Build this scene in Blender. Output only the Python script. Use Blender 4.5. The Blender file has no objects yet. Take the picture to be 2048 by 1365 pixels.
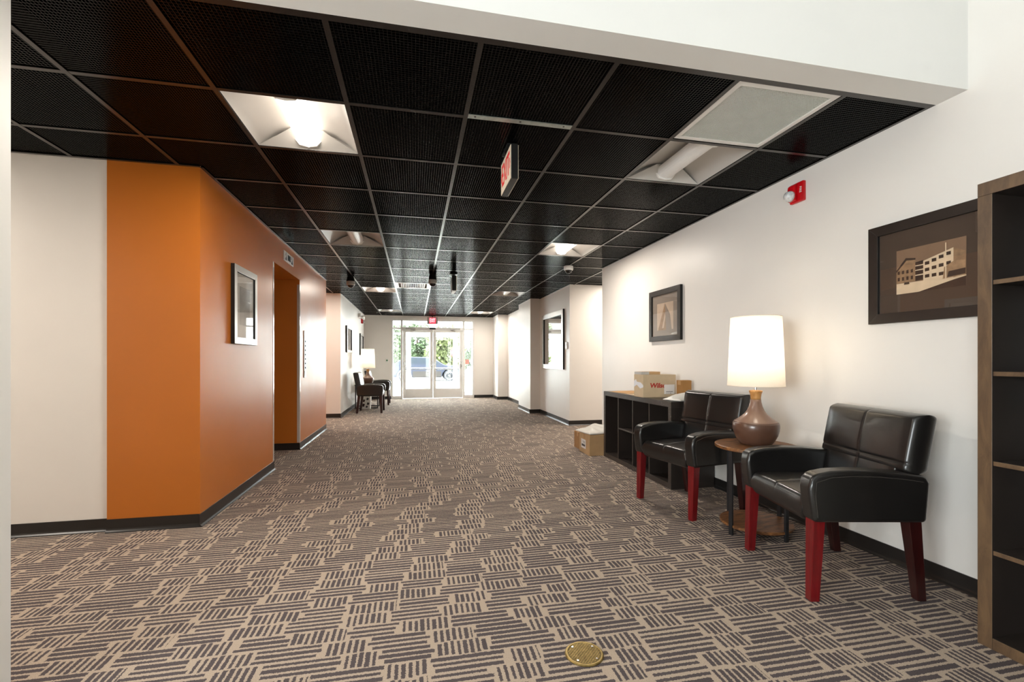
import bpy, bmesh, math, random
from mathutils import Vector, Matrix
random.seed(7)
S = bpy.context.scene
C = S.collection
PI = math.pi

# ------------------------------------------------------------------ camera
F_PX, W_PX = 910.0, 2048.0
VPX, HOR = 830.0, 721.5
YAW = math.atan((W_PX / 2 - VPX) / F_PX)
cam_d = bpy.data.cameras.new('camera')
cam_d.sensor_width = 36.0
cam_d.lens = 36.0 * F_PX / W_PX
cam_d.shift_y = (HOR - 1365 / 2) / W_PX
cam_d.clip_start = 0.05
cam_d.clip_end = 300
cam = bpy.data.objects.new('camera', cam_d)
C.objects.link(cam)
cam.location = (0, 0, 1.128)
cam.rotation_euler = (PI / 2, 0, -YAW)
S.camera = cam

# ------------------------------------------------------------------ world, big lights, exposure
world = bpy.data.worlds.new('overcast_sky')
S.world = world
world.use_nodes = True
bg = world.node_tree.nodes['Background']
bg.inputs[0].default_value = (0.93, 0.97, 1.0, 1)
bg.inputs[1].default_value = 8.5

def area(name, loc, rot, sx, sy, watts, col):
    l = bpy.data.lights.new(name, 'AREA')
    l.shape = 'RECTANGLE'
    l.size, l.size_y = sx, sy
    l.energy = watts
    l.color = col
    o = bpy.data.objects.new(name, l)
    C.objects.link(o)
    o.location = loc
    o.rotation_euler = rot
    return o
# portals guide the sky light through the added, unseen lobby side windows and the glass entrance
SWY0, SWY1, SWZ0, SWZ1 = -3.5, -0.6, 0.7, 2.3
for nm, loc, rot, sx, sy in (('added_window_portal', (-4.4, (SWY0 + SWY1) / 2, (SWZ0 + SWZ1) / 2), (PI / 2, 0, -PI / 2), SWY1 - SWY0, SWZ1 - SWZ0),
                             ('entrance_portal', (0.55, 16.62, 1.3), (-PI / 2, 0, 0), 3.0, 2.6)):
    po = area(nm, loc, rot, sx, sy, 0, (1, 1, 1))
    po.data.cycles.is_portal = True

S.view_settings.view_transform = 'Standard'
S.view_settings.look = 'None'
S.view_settings.exposure = 1.95
S.view_settings.gamma = 1.0
S.view_settings.use_curve_mapping = False

# ------------------------------------------------------------------ dimensions (metres)
HC = 2.444            # underside of the suspended ceiling
XR = 2.62             # right wall face
XL = -1.43            # left wall face (orange block and far wall)
YF = 13.7             # far wall with the entrance
YO = 3.47             # front of the orange block
GX0, GDX = 0.267, 0.608
GY0, GDY = 2.455, 0.605
PLEN = 3.1
LOBZ = 4.6

# ------------------------------------------------------------------ material helpers
def lin(c):
    c = c / 255.0
    return c / 12.92 if c <= 0.04045 else ((c + 0.055) / 1.055) ** 2.4
def rgb(r, g, b):
    return (lin(r), lin(g), lin(b), 1.0)

def new_mat(name):
    m = bpy.data.materials.new(name)
    m.use_nodes = True
    return m, m.node_tree, m.node_tree.nodes['Principled BSDF']

def put(nt, sock, v):
    if isinstance(v, (int, float)):
        sock.default_value = v
    elif isinstance(v, (tuple, list)):
        sock.default_value = v
    else:
        nt.links.new(v, sock)
def MA(nt, op, *ins):
    n = nt.nodes.new('ShaderNodeMath')
    n.operation = op
    for i, x in enumerate(ins):
        put(nt, n.inputs[i], x)
    return n.outputs[0]
def MIX(nt, f, a, b):
    n = nt.nodes.new('ShaderNodeMix')
    n.data_type = 'RGBA'
    put(nt, n.inputs[0], f)
    put(nt, n.inputs[6], a)
    put(nt, n.inputs[7], b)
    return n.outputs[2]
def coords(nt, kind='Object'):
    return nt.nodes.new('ShaderNodeTexCoord').outputs[kind]
def noise(nt, vec, scale, detail=3, rough=0.5, dist=0.0):
    n = nt.nodes.new('ShaderNodeTexNoise')
    n.inputs['Scale'].default_value = scale
    n.inputs['Detail'].default_value = detail
    n.inputs['Roughness'].default_value = rough
    n.inputs['Distortion'].default_value = dist
    if vec is not None:
        nt.links.new(vec, n.inputs['Vector'])
    return n.outputs[0]
def ramp(nt, v, a, b):
    n = nt.nodes.new('ShaderNodeMapRange')
    n.inputs[1].default_value = a
    n.inputs[2].default_value = b
    nt.links.new(v, n.inputs[0])
    return n.outputs[0]
def mapping(nt, vec, scale):
    n = nt.nodes.new('ShaderNodeMapping')
    n.inputs['Scale'].default_value = scale
    nt.links.new(vec, n.inputs[0])
    return n.outputs[0]
def bump(nt, b, h, strength, dist):
    n = nt.nodes.new('ShaderNodeBump')
    n.inputs['Strength'].default_value = strength
    n.inputs['Distance'].default_value = dist
    nt.links.new(h, n.inputs['Height'])
    nt.links.new(n.outputs[0], b.inputs['Normal'])

def plain(name, col, rough=0.5, metal=0.0, var=0.06, vscale=8.0, bmp=0.0, bscale=200.0, bdist=0.001, spec=0.5, coat=0.0, rvar=0.0):
    m, nt, b = new_mat(name)
    tc = coords(nt)
    n1 = noise(nt, tc, vscale, 4)
    dark = tuple(c * (1 - var * 2) for c in col[:3]) + (1,)
    lite = tuple(min(1, c * (1 + var)) for c in col[:3]) + (1,)
    nt.links.new(MIX(nt, ramp(nt, n1, 0.3, 0.7), dark, lite), b.inputs['Base Color'])
    b.inputs['Roughness'].default_value = rough
    if rvar:
        r = MA(nt, 'MULTIPLY_ADD', noise(nt, tc, vscale * 1.7, 5), rvar * 2, rough - rvar)
        nt.links.new(r, b.inputs['Roughness'])
    b.inputs['Metallic'].default_value = metal
    b.inputs['Specular IOR Level'].default_value = spec
    b.inputs['Coat Weight'].default_value = coat
    b.inputs['Coat Roughness'].default_value = 0.15
    if bmp:
        bump(nt, b, noise(nt, tc, bscale, 3), bmp, bdist)
    return m

def wood(name, c1, c2, rough=0.4, scale=(1, 14, 14), coat=0.0):
    m, nt, b = new_mat(name)
    tc = mapping(nt, coords(nt), scale)
    n1 = noise(nt, tc, 3.0, 6, 0.65, 0.6)
    nt.links.new(MIX(nt, ramp(nt, n1, 0.35, 0.65), c1, c2), b.inputs['Base Color'])
    b.inputs['Roughness'].default_value = rough
    b.inputs['Coat Weight'].default_value = coat
    bump(nt, b, n1, 0.15, 0.001)
    return m

def emit(name, col, strength):
    m, nt, b = new_mat(name)
    b.inputs['Base Color'].default_value = col
    b.inputs['Emission Color'].default_value = col
    b.inputs['Emission Strength'].default_value = strength
    return m

def pane_mat(name, tint=(1, 1, 1, 1), ior=1.45):
    m = bpy.data.materials.new(name)
    m.use_nodes = True
    nt = m.node_tree
    nt.nodes.clear()
    out = nt.nodes.new('ShaderNodeOutputMaterial')
    t = nt.nodes.new('ShaderNodeBsdfTransparent')
    t.inputs[0].default_value = tint
    g = nt.nodes.new('ShaderNodeBsdfGlossy')
    g.inputs['Roughness'].default_value = 0.02
    fr = nt.nodes.new('ShaderNodeFresnel')
    geo = nt.nodes.new('ShaderNodeNewGeometry')
    # same index of refraction seen from either side of the thin sheet
    put(nt, fr.inputs[0], MA(nt, 'MULTIPLY_ADD', geo.outputs['Backfacing'], 1.0 / ior - ior, ior))
    mx = nt.nodes.new('ShaderNodeMixShader')
    nt.links.new(fr.outputs[0], mx.inputs[0])
    nt.links.new(t.outputs[0], mx.inputs[1])
    nt.links.new(g.outputs[0], mx.inputs[2])
    nt.links.new(mx.outputs[0], out.inputs[0])
    return m

def carpet_mat():
    m, nt, b = new_mat('carpet_basketweave')
    tc = coords(nt)
    sep = nt.nodes.new('ShaderNodeSeparateXYZ')
    nt.links.new(tc, sep.inputs[0])
    wob = MA(nt, 'MULTIPLY_ADD', noise(nt, tc, 150.0, 2), 0.012, -0.006)
    u = MA(nt, 'ADD', sep.outputs[0], wob)
    v = MA(nt, 'ADD', sep.outputs[1], wob)
    def wn(a, bb, off=0.0):
        cx = nt.nodes.new('ShaderNodeCombineXYZ')
        put(nt, cx.inputs[0], a)
        put(nt, cx.inputs[1], bb)
        cx.inputs[2].default_value = off
        w = nt.nodes.new('ShaderNodeTexWhiteNoise')
        w.noise_dimensions = '3D'
        nt.links.new(cx.outputs[0], w.inputs['Vector'])
        return w.outputs['Value']
    R, P = 0.092, 0.42
    vr = MA(nt, 'DIVIDE', v, R)
    row = MA(nt, 'FLOOR', vr)
    fv = MA(nt, 'SUBTRACT', vr, row)
    up = MA(nt, 'ADD', MA(nt, 'DIVIDE', u, P), wn(row, 0.5, 1.5))
    cell = MA(nt, 'FLOOR', up)
    fu = MA(nt, 'SUBTRACT', up, cell)
    split = MA(nt, 'MULTIPLY_ADD', wn(cell, row, 2.5), 0.24, 0.50)
    is_h = MA(nt, 'LESS_THAN', fu, split)
    # horizontal stripes
    hs = MA(nt, 'MULTIPLY', fv, 3.0)
    hid = MA(nt, 'FLOOR', MA(nt, 'ADD', MA(nt, 'MULTIPLY', row, 4.0), hs))
    ht = MA(nt, 'ABSOLUTE', MA(nt, 'SUBTRACT', MA(nt, 'FRACT', hs), 0.5))
    hw = MA(nt, 'MULTIPLY_ADD', wn(hid, cell, 3.5), 0.15, 0.23)
    h1 = MA(nt, 'LESS_THAN', ht, hw)
    he1 = MA(nt, 'GREATER_THAN', fu, MA(nt, 'MULTIPLY_ADD', wn(hid, cell, 4.5), 0.06, 0.008))
    he2 = MA(nt, 'LESS_THAN', fu, MA(nt, 'SUBTRACT', split, MA(nt, 'MULTIPLY_ADD', wn(hid, cell, 5.5), 0.07, 0.008)))
    hd = MA(nt, 'MULTIPLY', h1, MA(nt, 'MULTIPLY', he1, he2))
    # vertical stripes
    vs = MA(nt, 'MULTIPLY', MA(nt, 'SUBTRACT', fu, split), P / 0.025)
    vid = MA(nt, 'FLOOR', vs)
    vt = MA(nt, 'ABSOLUTE', MA(nt, 'SUBTRACT', MA(nt, 'FRACT', vs), 0.5))
    vw = MA(nt, 'MULTIPLY_ADD', wn(vid, MA(nt, 'ADD', cell, MA(nt, 'MULTIPLY', row, 7.13)), 6.5), 0.16, 0.21)
    v1 = MA(nt, 'LESS_THAN', vt, vw)
    ve1 = MA(nt, 'GREATER_THAN', fv, MA(nt, 'MULTIPLY_ADD', wn(vid, row, 7.5), 0.14, 0.0))
    ve2 = MA(nt, 'LESS_THAN', fv, MA(nt, 'SUBTRACT', 1.0, MA(nt, 'MULTIPLY', wn(vid, row, 8.5), 0.16)))
    vd = MA(nt, 'MULTIPLY', v1, MA(nt, 'MULTIPLY', ve1, ve2))
    dark = MA(nt, 'ADD', MA(nt, 'MULTIPLY', is_h, hd), MA(nt, 'MULTIPLY', MA(nt, 'SUBTRACT', 1.0, is_h), vd))
    fib = noise(nt, tc, 420.0, 2)
    beige = MIX(nt, ramp(nt, fib, 0.3, 0.7), rgb(160, 142, 126), rgb(208, 190, 172))
    brown = MIX(nt, ramp(nt, fib, 0.3, 0.7), rgb(66, 59, 60), rgb(108, 99, 100))
    nt.links.new(MIX(nt, dark, beige, brown), b.inputs['Base Color'])
    b.inputs['Roughness'].default_value = 0.95
    b.inputs['Specular IOR Level'].default_value = 0.15
    hgt = MA(nt, 'SUBTRACT', fib, MA(nt, 'MULTIPLY', dark, 0.5))
    bump(nt, b, hgt, 0.5, 0.004)
    return m

def shade_mat():
    m, nt, b = new_mat('lamp_shade_linen')
    nt.nodes.remove(b)
    out = nt.nodes['Material Output']
    tc = coords(nt)
    weave = noise(nt, mapping(nt, tc, (1, 1, 6)), 160.0, 2)
    col = MIX(nt, ramp(nt, weave, 0.3, 0.7), (0.86, 0.81, 0.73, 1), (0.92, 0.88, 0.82, 1))
    d = nt.nodes.new('ShaderNodeBsdfDiffuse')
    t = nt.nodes.new('ShaderNodeBsdfTranslucent')
    mx = nt.nodes.new('ShaderNodeMixShader')
    mx.inputs[0].default_value = 0.55
    nt.links.new(col, d.inputs[0])
    nt.links.new(col, t.inputs[0])
    nt.links.new(d.outputs[0], mx.inputs[1])
    nt.links.new(t.outputs[0], mx.inputs[2])
    nt.links.new(mx.outputs[0], out.inputs[0])
    return m

def scuffed(name, col, scuff):
    m, nt, b = new_mat(name)
    tc = coords(nt)
    n1 = noise(nt, mapping(nt, tc, (1, 0.6, 1)), 55.0, 4, 0.7)
    sel = ramp(nt, n1, 0.60, 0.66)
    big = ramp(nt, noise(nt, tc, 2.5, 2), 0.45, 0.6)
    nt.links.new(MIX(nt, MA(nt, 'MULTIPLY', sel, big), col, scuff), b.inputs['Base Color'])
    b.inputs['Roughness'].default_value = 0.42
    return m

M = {}
M['wall'] = plain('warm_white_paint', rgb(236, 231, 225), 0.42, var=0.012, vscale=1.5, bmp=0.05, bscale=350, bdist=0.0006, rvar=0.05)
M['wall_bright'] = plain('white_paint', rgb(238, 237, 234), 0.5, var=0.01, vscale=1.5, bmp=0.05, bscale=350, bdist=0.0006)
M['orange'] = plain('burnt_orange_paint', rgb(196, 112, 34), 0.36, var=0.03, vscale=1.2, bmp=0.04, bscale=300, bdist=0.0006, rvar=0.06)
M['base'] = plain('charcoal_rubber_base', rgb(38, 35, 33), 0.3, var=0.05)
M['carpet'] = carpet_mat()
M['plenum'] = plain('plenum_black', rgb(22, 21, 20), 0.9)
M['egg'] = plain('black_eggcrate', rgb(11, 11, 11), 0.19, var=0.03)
M['tee'] = plain('black_grid_enamel', rgb(32, 29, 27), 0.24, var=0.03)
M['galv'] = plain('galvanised_steel', rgb(190, 200, 196), 0.35, metal=0.9, var=0.1, vscale=40)
M['reflector'] = plain('troffer_reflector', rgb(190, 187, 183), 0.4, var=0.01)
M['white_metal'] = plain('white_enamel', rgb(238, 236, 232), 0.35, var=0.01)
M['white_egg'] = plain('white_eggcrate', rgb(226, 228, 222), 0.5, var=0.02)
M['lens_off'] = plain('frosted_lens', rgb(240, 240, 240), 0.3, var=0.01)
M['lens_on'] = emit('lit_lens', (1.0, 0.90, 0.78, 1), 2.2)
M['bulb_on'] = emit('lit_bulb', (1.0, 0.85, 0.65, 1), 6.0)
M['black_plastic'] = plain('black_plastic', rgb(18, 18, 18), 0.4, var=0.05)
M['dark_glass'] = plain('smoked_dome', rgb(10, 10, 12), 0.06, var=0.02)
M['grey_plastic'] = plain('grey_plastic', rgb(196, 194, 190), 0.4, var=0.03)
M['leather'] = plain('black_leather', rgb(25, 23, 22), 0.33, var=0.12, vscale=6, bmp=0.25, bscale=260, bdist=0.0008, coat=0.3, rvar=0.06)
M['stitch'] = plain('leather_stitching', rgb(58, 52, 48), 0.6)
M['red_wood'] = wood('cherry_red_wood', rgb(92, 6, 12), rgb(120, 9, 18), 0.28, (20, 20, 2), 0.3)
M['dark_shaded_wood'] = wood('dark_and_shaded_wood', rgb(36, 10, 10), rgb(54, 15, 14), 0.3, (20, 20, 2), 0.3)  # dark far legs; also shadow painted onto the near chairs' rear legs
M['espresso'] = plain('espresso_laminate', rgb(50, 43, 39), 0.34, var=0.1, vscale=5)
M['lit_espresso_edge'] = wood('worn_lamplit_edge', rgb(80, 61, 45), rgb(108, 84, 60), 0.4, (8, 8, 2))  # browner front edges: wear plus lamp light painted into the colour
M['scuffed'] = scuffed('scuffed_espresso', rgb(60, 52, 48), rgb(165, 155, 145))
M['rustic'] = wood('rustic_brown_top', rgb(70, 42, 22), rgb(150, 100, 58), 0.45, (3, 14, 14))
M['steel_black'] = plain('black_steel', rgb(40, 40, 42), 0.4, metal=0.3)
M['ceramic'] = plain('brown_ceramic', rgb(96, 68, 54), 0.3, var=0.06, coat=0.2)
M['ceramic_top'] = plain('rosy_brown_ceramic', rgb(128, 98, 82), 0.34, var=0.05, coat=0.2)
M['lamp_wood'] = wood('light_turned_wood', rgb(176, 122, 66), rgb(204, 152, 92), 0.4, (14, 14, 2))
M['shade'] = shade_mat()
M['brass'] = plain('worn_brass', rgb(150, 128, 78), 0.38, metal=0.85, var=0.15, vscale=60)
M['brass_dark'] = plain('tarnished_brass', rgb(104, 92, 62), 0.5, metal=0.6, var=0.15, vscale=60)
M['card'] = plain('cardboard', rgb(196, 160, 116), 0.8, var=0.04, vscale=10)
M['card_pale'] = plain('pale_cardboard', rgb(206, 184, 152), 0.75, var=0.04, vscale=10)
M['card_dark'] = plain('dark_cardboard', rgb(164, 118, 66), 0.8, var=0.05, vscale=10)
M['kraft'] = plain('kraft_paper', rgb(190, 148, 100), 0.75, var=0.05)
M['poly'] = plain('white_poly_mailer', rgb(226, 222, 214), 0.4, var=0.02, bmp=0.3, bscale=25, bdist=0.01)
M['paper'] = plain('white_label_paper', rgb(238, 234, 230), 0.6, var=0.01)
M['ink'] = plain('black_ink', rgb(70, 66, 66), 0.7)
M['clear_tape'] = plain('shiny_tape', rgb(236, 236, 240), 0.15, var=0.01)
M['red_ink'] = plain('red_print', rgb(186, 44, 36), 0.6)
M['red_plastic'] = plain('alarm_red', rgb(200, 14, 24), 0.3, var=0.02)
M['strobe_lens'] = plain('clear_strobe_lens', rgb(226, 226, 226), 0.08, var=0.15, vscale=60)
M['exit_face'] = plain('exit_cream_face', rgb(222, 206, 184), 0.5, var=0.01)
M['exit_red'] = emit('exit_red_letters', (0.62, 0.02, 0.02, 1), 0.06)
M['exit_red_lit'] = emit('exit_red_panel', (0.80, 0.02, 0.05, 1), 0.5)
M['exit_pale'] = emit('exit_pale_letters', (1.0, 0.55, 0.55, 1), 0.6)
M['alu'] = plain('satin_aluminium', rgb(190, 188, 184), 0.4, metal=0.5, var=0.02)
M['door_paint'] = plain('pale_aluminium_paint', rgb(240, 239, 236), 0.4, var=0.01)
M['chrome'] = plain('brushed_steel', rgb(170, 168, 166), 0.25, metal=1.0, var=0.04)
M['guard'] = plain('clear_corner_guard', rgb(206, 196, 186), 0.12, var=0.03)
M['glass'] = pane_mat('window_glass', (0.97, 0.985, 0.98, 1))
M['pic_glass'] = pane_mat('picture_glass', (1, 1, 1, 1), 1.5)
M['mirror'] = plain('silver_mirror', rgb(235, 238, 238), 0.02, metal=1.0, var=0.0)
M['silver_frame'] = plain('silver_frame', rgb(200, 196, 190), 0.32, metal=0.6, var=0.03)
M['black_frame'] = plain('black_brown_frame', rgb(44, 36, 31), 0.36, var=0.08, vscale=20)
M['black_edge'] = plain('black_frame_edge', rgb(14, 13, 12), 0.5)
M['mat_brown'] = plain('brown_mat_board', rgb(78, 62, 50), 0.8, var=0.02)
M['mat_white'] = plain('white_mat_board', rgb(222, 216, 208), 0.8, var=0.02)
M['mat_grey'] = plain('grey_mat_board', rgb(142, 128, 116), 0.8, var=0.02)
M['sepia_sky'] = plain('sepia_sky', rgb(140, 110, 86), 0.7, var=0.06, vscale=5)
M['sepia_lite'] = plain('sepia_light', rgb(226, 200, 168), 0.7, var=0.05, vscale=20)
M['sepia_mid'] = plain('sepia_mid', rgb(160, 126, 94), 0.7, var=0.15, vscale=40)
M['sepia_dark'] = plain('sepia_dark', rgb(62, 44, 32), 0.7, var=0.1, vscale=30)
M['pale_print'] = plain('pale_print', rgb(196, 172, 150), 0.7, var=0.05, vscale=15)
M['abstract_print'] = plain('grey_print', rgb(188, 184, 178), 0.7, var=0.14, vscale=6)
M['green_btn'] = plain('green_button', rgb(34, 130, 76), 0.4)
M['concrete'] = plain('pale_concrete', rgb(190, 186, 180), 0.85, var=0.05, vscale=2)
M['bounce_stone'] = plain('pale_bounce_stone', rgb(222, 216, 206), 0.4, var=0.03, vscale=2)
M['asphalt'] = plain('pale_asphalt', rgb(165, 162, 158), 0.9, var=0.06, vscale=3)
M['car_paint'] = plain('blue_grey_car_paint', rgb(26, 31, 44), 0.4, var=0.02, spec=0.2, coat=0.05)
M['car_glass'] = plain('car_glass', rgb(30, 36, 42), 0.12, var=0.02, spec=0.3)
M['car_reflection'] = plain('car_door_reflection', rgb(40, 36, 33), 0.7, spec=0.2)
M['tyre'] = plain('tyre_rubber', rgb(30, 31, 36), 0.8)
M['rim'] = plain('alloy_rim', rgb(120, 122, 126), 0.4, metal=0.4)
M['leaf'] = plain('green_foliage', rgb(52, 70, 36), 0.7, var=0.3, vscale=1.2)
M['leaf2'] = plain('yellow_green_foliage', rgb(78, 86, 46), 0.7, var=0.3, vscale=1.2)
M['bark'] = plain('bark', rgb(96, 82, 68), 0.9, var=0.2)
M['sign_red'] = plain('sign_red', rgb(110, 16, 18), 0.5)
M['pink_notice'] = plain('pink_notice', rgb(226, 160, 150), 0.7)

# ------------------------------------------------------------------ mesh helpers
class MB:
    def __init__(s):
        s.v, s.f, s.m, s.x = [], [], [], None
    def pt(s, p):
        p = Vector(p)
        if s.x is not None:
            p = s.x @ p
        s.v.append(p)
        return len(s.v) - 1
    def poly(s, pts, m=0):
        s.f.append([s.pt(p) for p in pts])
        s.m.append(m)
        return s
    def box(s, x0, x1, y0, y1, z0, z1, m=0):
        i = [s.pt((x, y, z)) for z in (z0, z1) for y in (y0, y1) for x in (x0, x1)]
        for q in ((0, 2, 3, 1), (4, 5, 7, 6), (0, 1, 5, 4), (2, 6, 7, 3), (0, 4, 6, 2), (1, 3, 7, 5)):
            s.f.append([i[k] for k in q])
            s.m.append(m)
        return s
    def frustum(s, c0, w0, c1, w1, m=0):
        # square tapered bar from centre c0 (half widths w0) up to c1 (half widths w1)
        i = []
        for c, w in ((c0, w0), (c1, w1)):
            for dy in (-1, 1):
                for dx in (-1, 1):
                    i.append(s.pt((c[0] + dx * w[0], c[1] + dy * w[1], c[2])))
        for q in ((0, 2, 3, 1), (4, 5, 7, 6), (0, 1, 5, 4), (2, 6, 7, 3), (0, 4, 6, 2), (1, 3, 7, 5)):
            s.f.append([i[k] for k in q])
            s.m.append(m)
        return s
    def lathe(s, prof, n=32, c=(0, 0, 0), m=0, caps=True, axis='z'):
        rings = []
        for r, z in prof:
            ring = []
            for k in range(n):
                a = 2 * PI * k / n
                p = (r * math.cos(a), r * math.sin(a), z)
                if axis == 'y':
                    p = (p[0], p[2], -p[1])
                elif axis == 'x':
                    p = (p[2], p[1], -p[0])
                ring.append(s.pt((c[0] + p[0], c[1] + p[1], c[2] + p[2])))
            rings.append(ring)
        for a, b in zip(rings, rings[1:]):
            for k in range(n):
                s.f.append([a[k], a[(k + 1) % n], b[(k + 1) % n], b[k]])
                s.m.append(m)
        if caps:
            s.f.append(rings[0][::-1]); s.m.append(m)
            s.f.append(rings[-1][:]); s.m.append(m)
        return s
    def prism(s, pts, a0, a1, axis='x', m=0):
        def P(p, a):
            if axis == 'x':
                return (a, p[0], p[1])
            if axis == 'y':
                return (p[0], a, p[1])
            return (p[0], p[1], a)
        A = [s.pt(P(p, a0)) for p in pts]
        B = [s.pt(P(p, a1)) for p in pts]
        n = len(pts)
        for k in range(n):
            s.f.append([A[k], A[(k + 1) % n], B[(k + 1) % n], B[k]]); s.m.append(m)
        s.f.append(A[::-1]); s.m.append(m)
        s.f.append(B[:]); s.m.append(m)
        return s
    def tube(s, pts, r, n=10, m=0):
        pts = [Vector(p) for p in pts]
        rings = []
        up = Vector((0, 0, 1))
        for i, p in enumerate(pts):
            d = (pts[min(i + 1, len(pts) - 1)] - pts[max(i - 1, 0)]).normalized()
            a = d.cross(up if abs(d.z) < 0.95 else Vector((1, 0, 0))).normalized()
            b = d.cross(a)
            rings.append([s.pt(p + r * (math.cos(2 * PI * k / n) * a + math.sin(2 * PI * k / n) * b)) for k in range(n)])
        for a, b in zip(rings, rings[1:]):
            for k in range(n):
                s.f.append([a[k], a[(k + 1) % n], b[(k + 1) % n], b[k]]); s.m.append(m)
        s.f.append(rings[0][::-1]); s.m.append(m)
        s.f.append(rings[-1][:]); s.m.append(m)
        return s
    def pad(s, w, h, t, r=0.03, gx=(), gz=(), xf=None, puff=0.008, gd=0.004, gw=0.007, n=12, m=0):
        # upholstered pad in the local XZ plane, thickness along y (front = -y)
        def samples(L, g):
            o = []
            for k in range(7):
                th = PI / 2 * k / 6
                o += [-L / 2 + r * (1 - math.sin(PI / 2 - th)) if False else -L / 2 + r * (1 - math.cos(th)), L / 2 - r * (1 - math.cos(th))]
            o += [-L / 2 + r + (L - 2 * r) * k / n for k in range(n + 1)]
            for q in g:
                o += [q + gw * e for e in (-2.2, -1.4, -0.8, -0.35, 0, 0.35, 0.8, 1.4, 2.2)]
            o = sorted(o)
            res = []
            for q in o:
                if not res or q - res[-1] > 5e-4:
                    res.append(q)
            return res
        X, Z = samples(w, gx), samples(h, gz)
        def e(x, L):
            q = (abs(x) - (L / 2 - r)) / r
            return 1.0 if q <= 0 else math.sqrt(max(0.0, 1 - q * q))
        grids = []
        for side in (-1, 1):
            gr = []
            for z in Z:
                rw = []
                for x in X:
                    T = t / 2 * e(x, w) * e(z, h)
                    if side < 0:
                        T += puff * max(0, 1 - (2 * x / w) ** 2) * max(0, 1 - (2 * z / h) ** 2)
                        g = sum(math.exp(-((x - q) / gw) ** 2) for q in gx) + sum(math.exp(-((z - q) / gw) ** 2) for q in gz)
                        T -= gd * min(1, g) * e(x, w) * e(z, h)
                    p = (x, side * T, z)
                    rw.append(s.pt(xf(p) if xf else p))
                gr.append(rw)
            grids.append(gr)
        for gi, gr in enumerate(grids):
            for a in range(len(Z) - 1):
                for b in range(len(X) - 1):
                    q = [gr[a][b], gr[a][b + 1], gr[a + 1][b + 1], gr[a + 1][b]]
                    s.f.append(q if gi == 0 else q[::-1]); s.m.append(m)
        return s
    def mesh(s, name, mats, smooth=False):
        me = bpy.data.meshes.new(name)
        me.from_pydata([tuple(p) for p in s.v], [], s.f)
        for mt in (mats if isinstance(mats, (list, tuple)) else [mats]):
            me.materials.append(mt)
        me.polygons.foreach_set('material_index', s.m)
        bm = bmesh.new()
        bm.from_mesh(me)
        bmesh.ops.remove_doubles(bm, verts=bm.verts, dist=1e-5)
        bmesh.ops.recalc_face_normals(bm, faces=bm.faces)
        bm.to_mesh(me)
        bm.free()
        if smooth:
            me.polygons.foreach_set('use_smooth', [True] * len(me.polygons))
        me.update()
        return me
    def build(s, name, mats, parent=None, bevel=0.0, seg=2, smooth=False, loc=None):
        o = bpy.data.objects.new(name, s.mesh(name, mats, smooth))
        C.objects.link(o)
        if parent is not None:
            o.parent = parent
        if loc is not None:
            o.location = loc
        if bevel:
            md = o.modifiers.new('bevel', 'BEVEL')
            md.width = bevel
            md.segments = seg
            md.limit_method = 'ANGLE'
            md.angle_limit = 0.6
            if smooth:
                md.harden_normals = True
        return o

def tag(o, label, cat, group=None):
    o['label'] = label
    o['category'] = cat
    if group:
        o['group'] = group
    return o
def thing(name, label, cat, loc=(0, 0, 0), rz=0.0, group=None):
    o = bpy.data.objects.new(name, None)
    o.empty_display_size = 0.1
    C.objects.link(o)
    o.location = loc
    o.rotation_euler = (0, 0, rz)
    return tag(o, label, cat, group)
def struct_empty(name, loc=(0, 0, 0)):
    o = bpy.data.objects.new(name, None)
    C.objects.link(o)
    o.location = loc
    o['kind'] = 'structure'
    return o
def struct(name, mb, mats, bevel=0.0):
    o = mb.build(name, mats, None, bevel)
    o['kind'] = 'structure'
    return o
def inst(name, me, parent, loc=(0, 0, 0), scale=(1, 1, 1), rz=0.0):
    o = bpy.data.objects.new(name, me)
    C.objects.link(o)
    o.parent = parent
    o.location = loc
    o.scale = scale
    o.rotation_euler = (0, 0, rz)
    return o
def copy_tree(o, parent=None):
    c = o.copy()
    C.objects.link(c)
    c.parent = parent
    for ch in list(o.children):
        copy_tree(ch, c)
    return c
def text_mesh(name, s, size, mat, depth=0.001, shear=0.0, width=1.0, bold=0.0, align='CENTER'):
    cu = bpy.data.curves.new(name, 'FONT')
    cu.body = s
    cu.size = size
    cu.extrude = depth
    cu.shear = shear
    cu.offset = bold
    cu.align_x = align
    cu.align_y = 'CENTER'
    cu.resolution_u = 3
    ob = bpy.data.objects.new(name, cu)
    C.objects.link(ob)
    dg = bpy.context.evaluated_depsgraph_get()
    me = bpy.data.meshes.new_from_object(ob.evaluated_get(dg))
    bpy.data.objects.remove(ob)
    for v in me.vertices:
        v.co.x *= width
    me.materials.clear()
    me.materials.append(mat)
    me.name = name
    return me
def text_on(name, me, parent, loc, rot):
    o = bpy.data.objects.new(name, me)
    C.objects.link(o)
    o.parent = parent
    o.location = loc
    o.rotation_euler = rot
    return o

# ================================================================== STRUCTURE
fl = MB()
fl.box(-4.2, 4.6, 0.5, YF + 0.05, -0.12, 0.0)
struct('floor', fl, M['carpet'])
struct('floor_lobby', MB().box(-4.35, XR, -12.15, 0.5, -0.12, 0.0), M['bounce_stone'])  # unseen pale stone added to bounce light up to soffit and ceiling
struct('floor_vestibule', MB().box(-1.2, 2.3, YF + 0.05, 16.5, -0.12, 0.0), M['concrete'])

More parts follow.
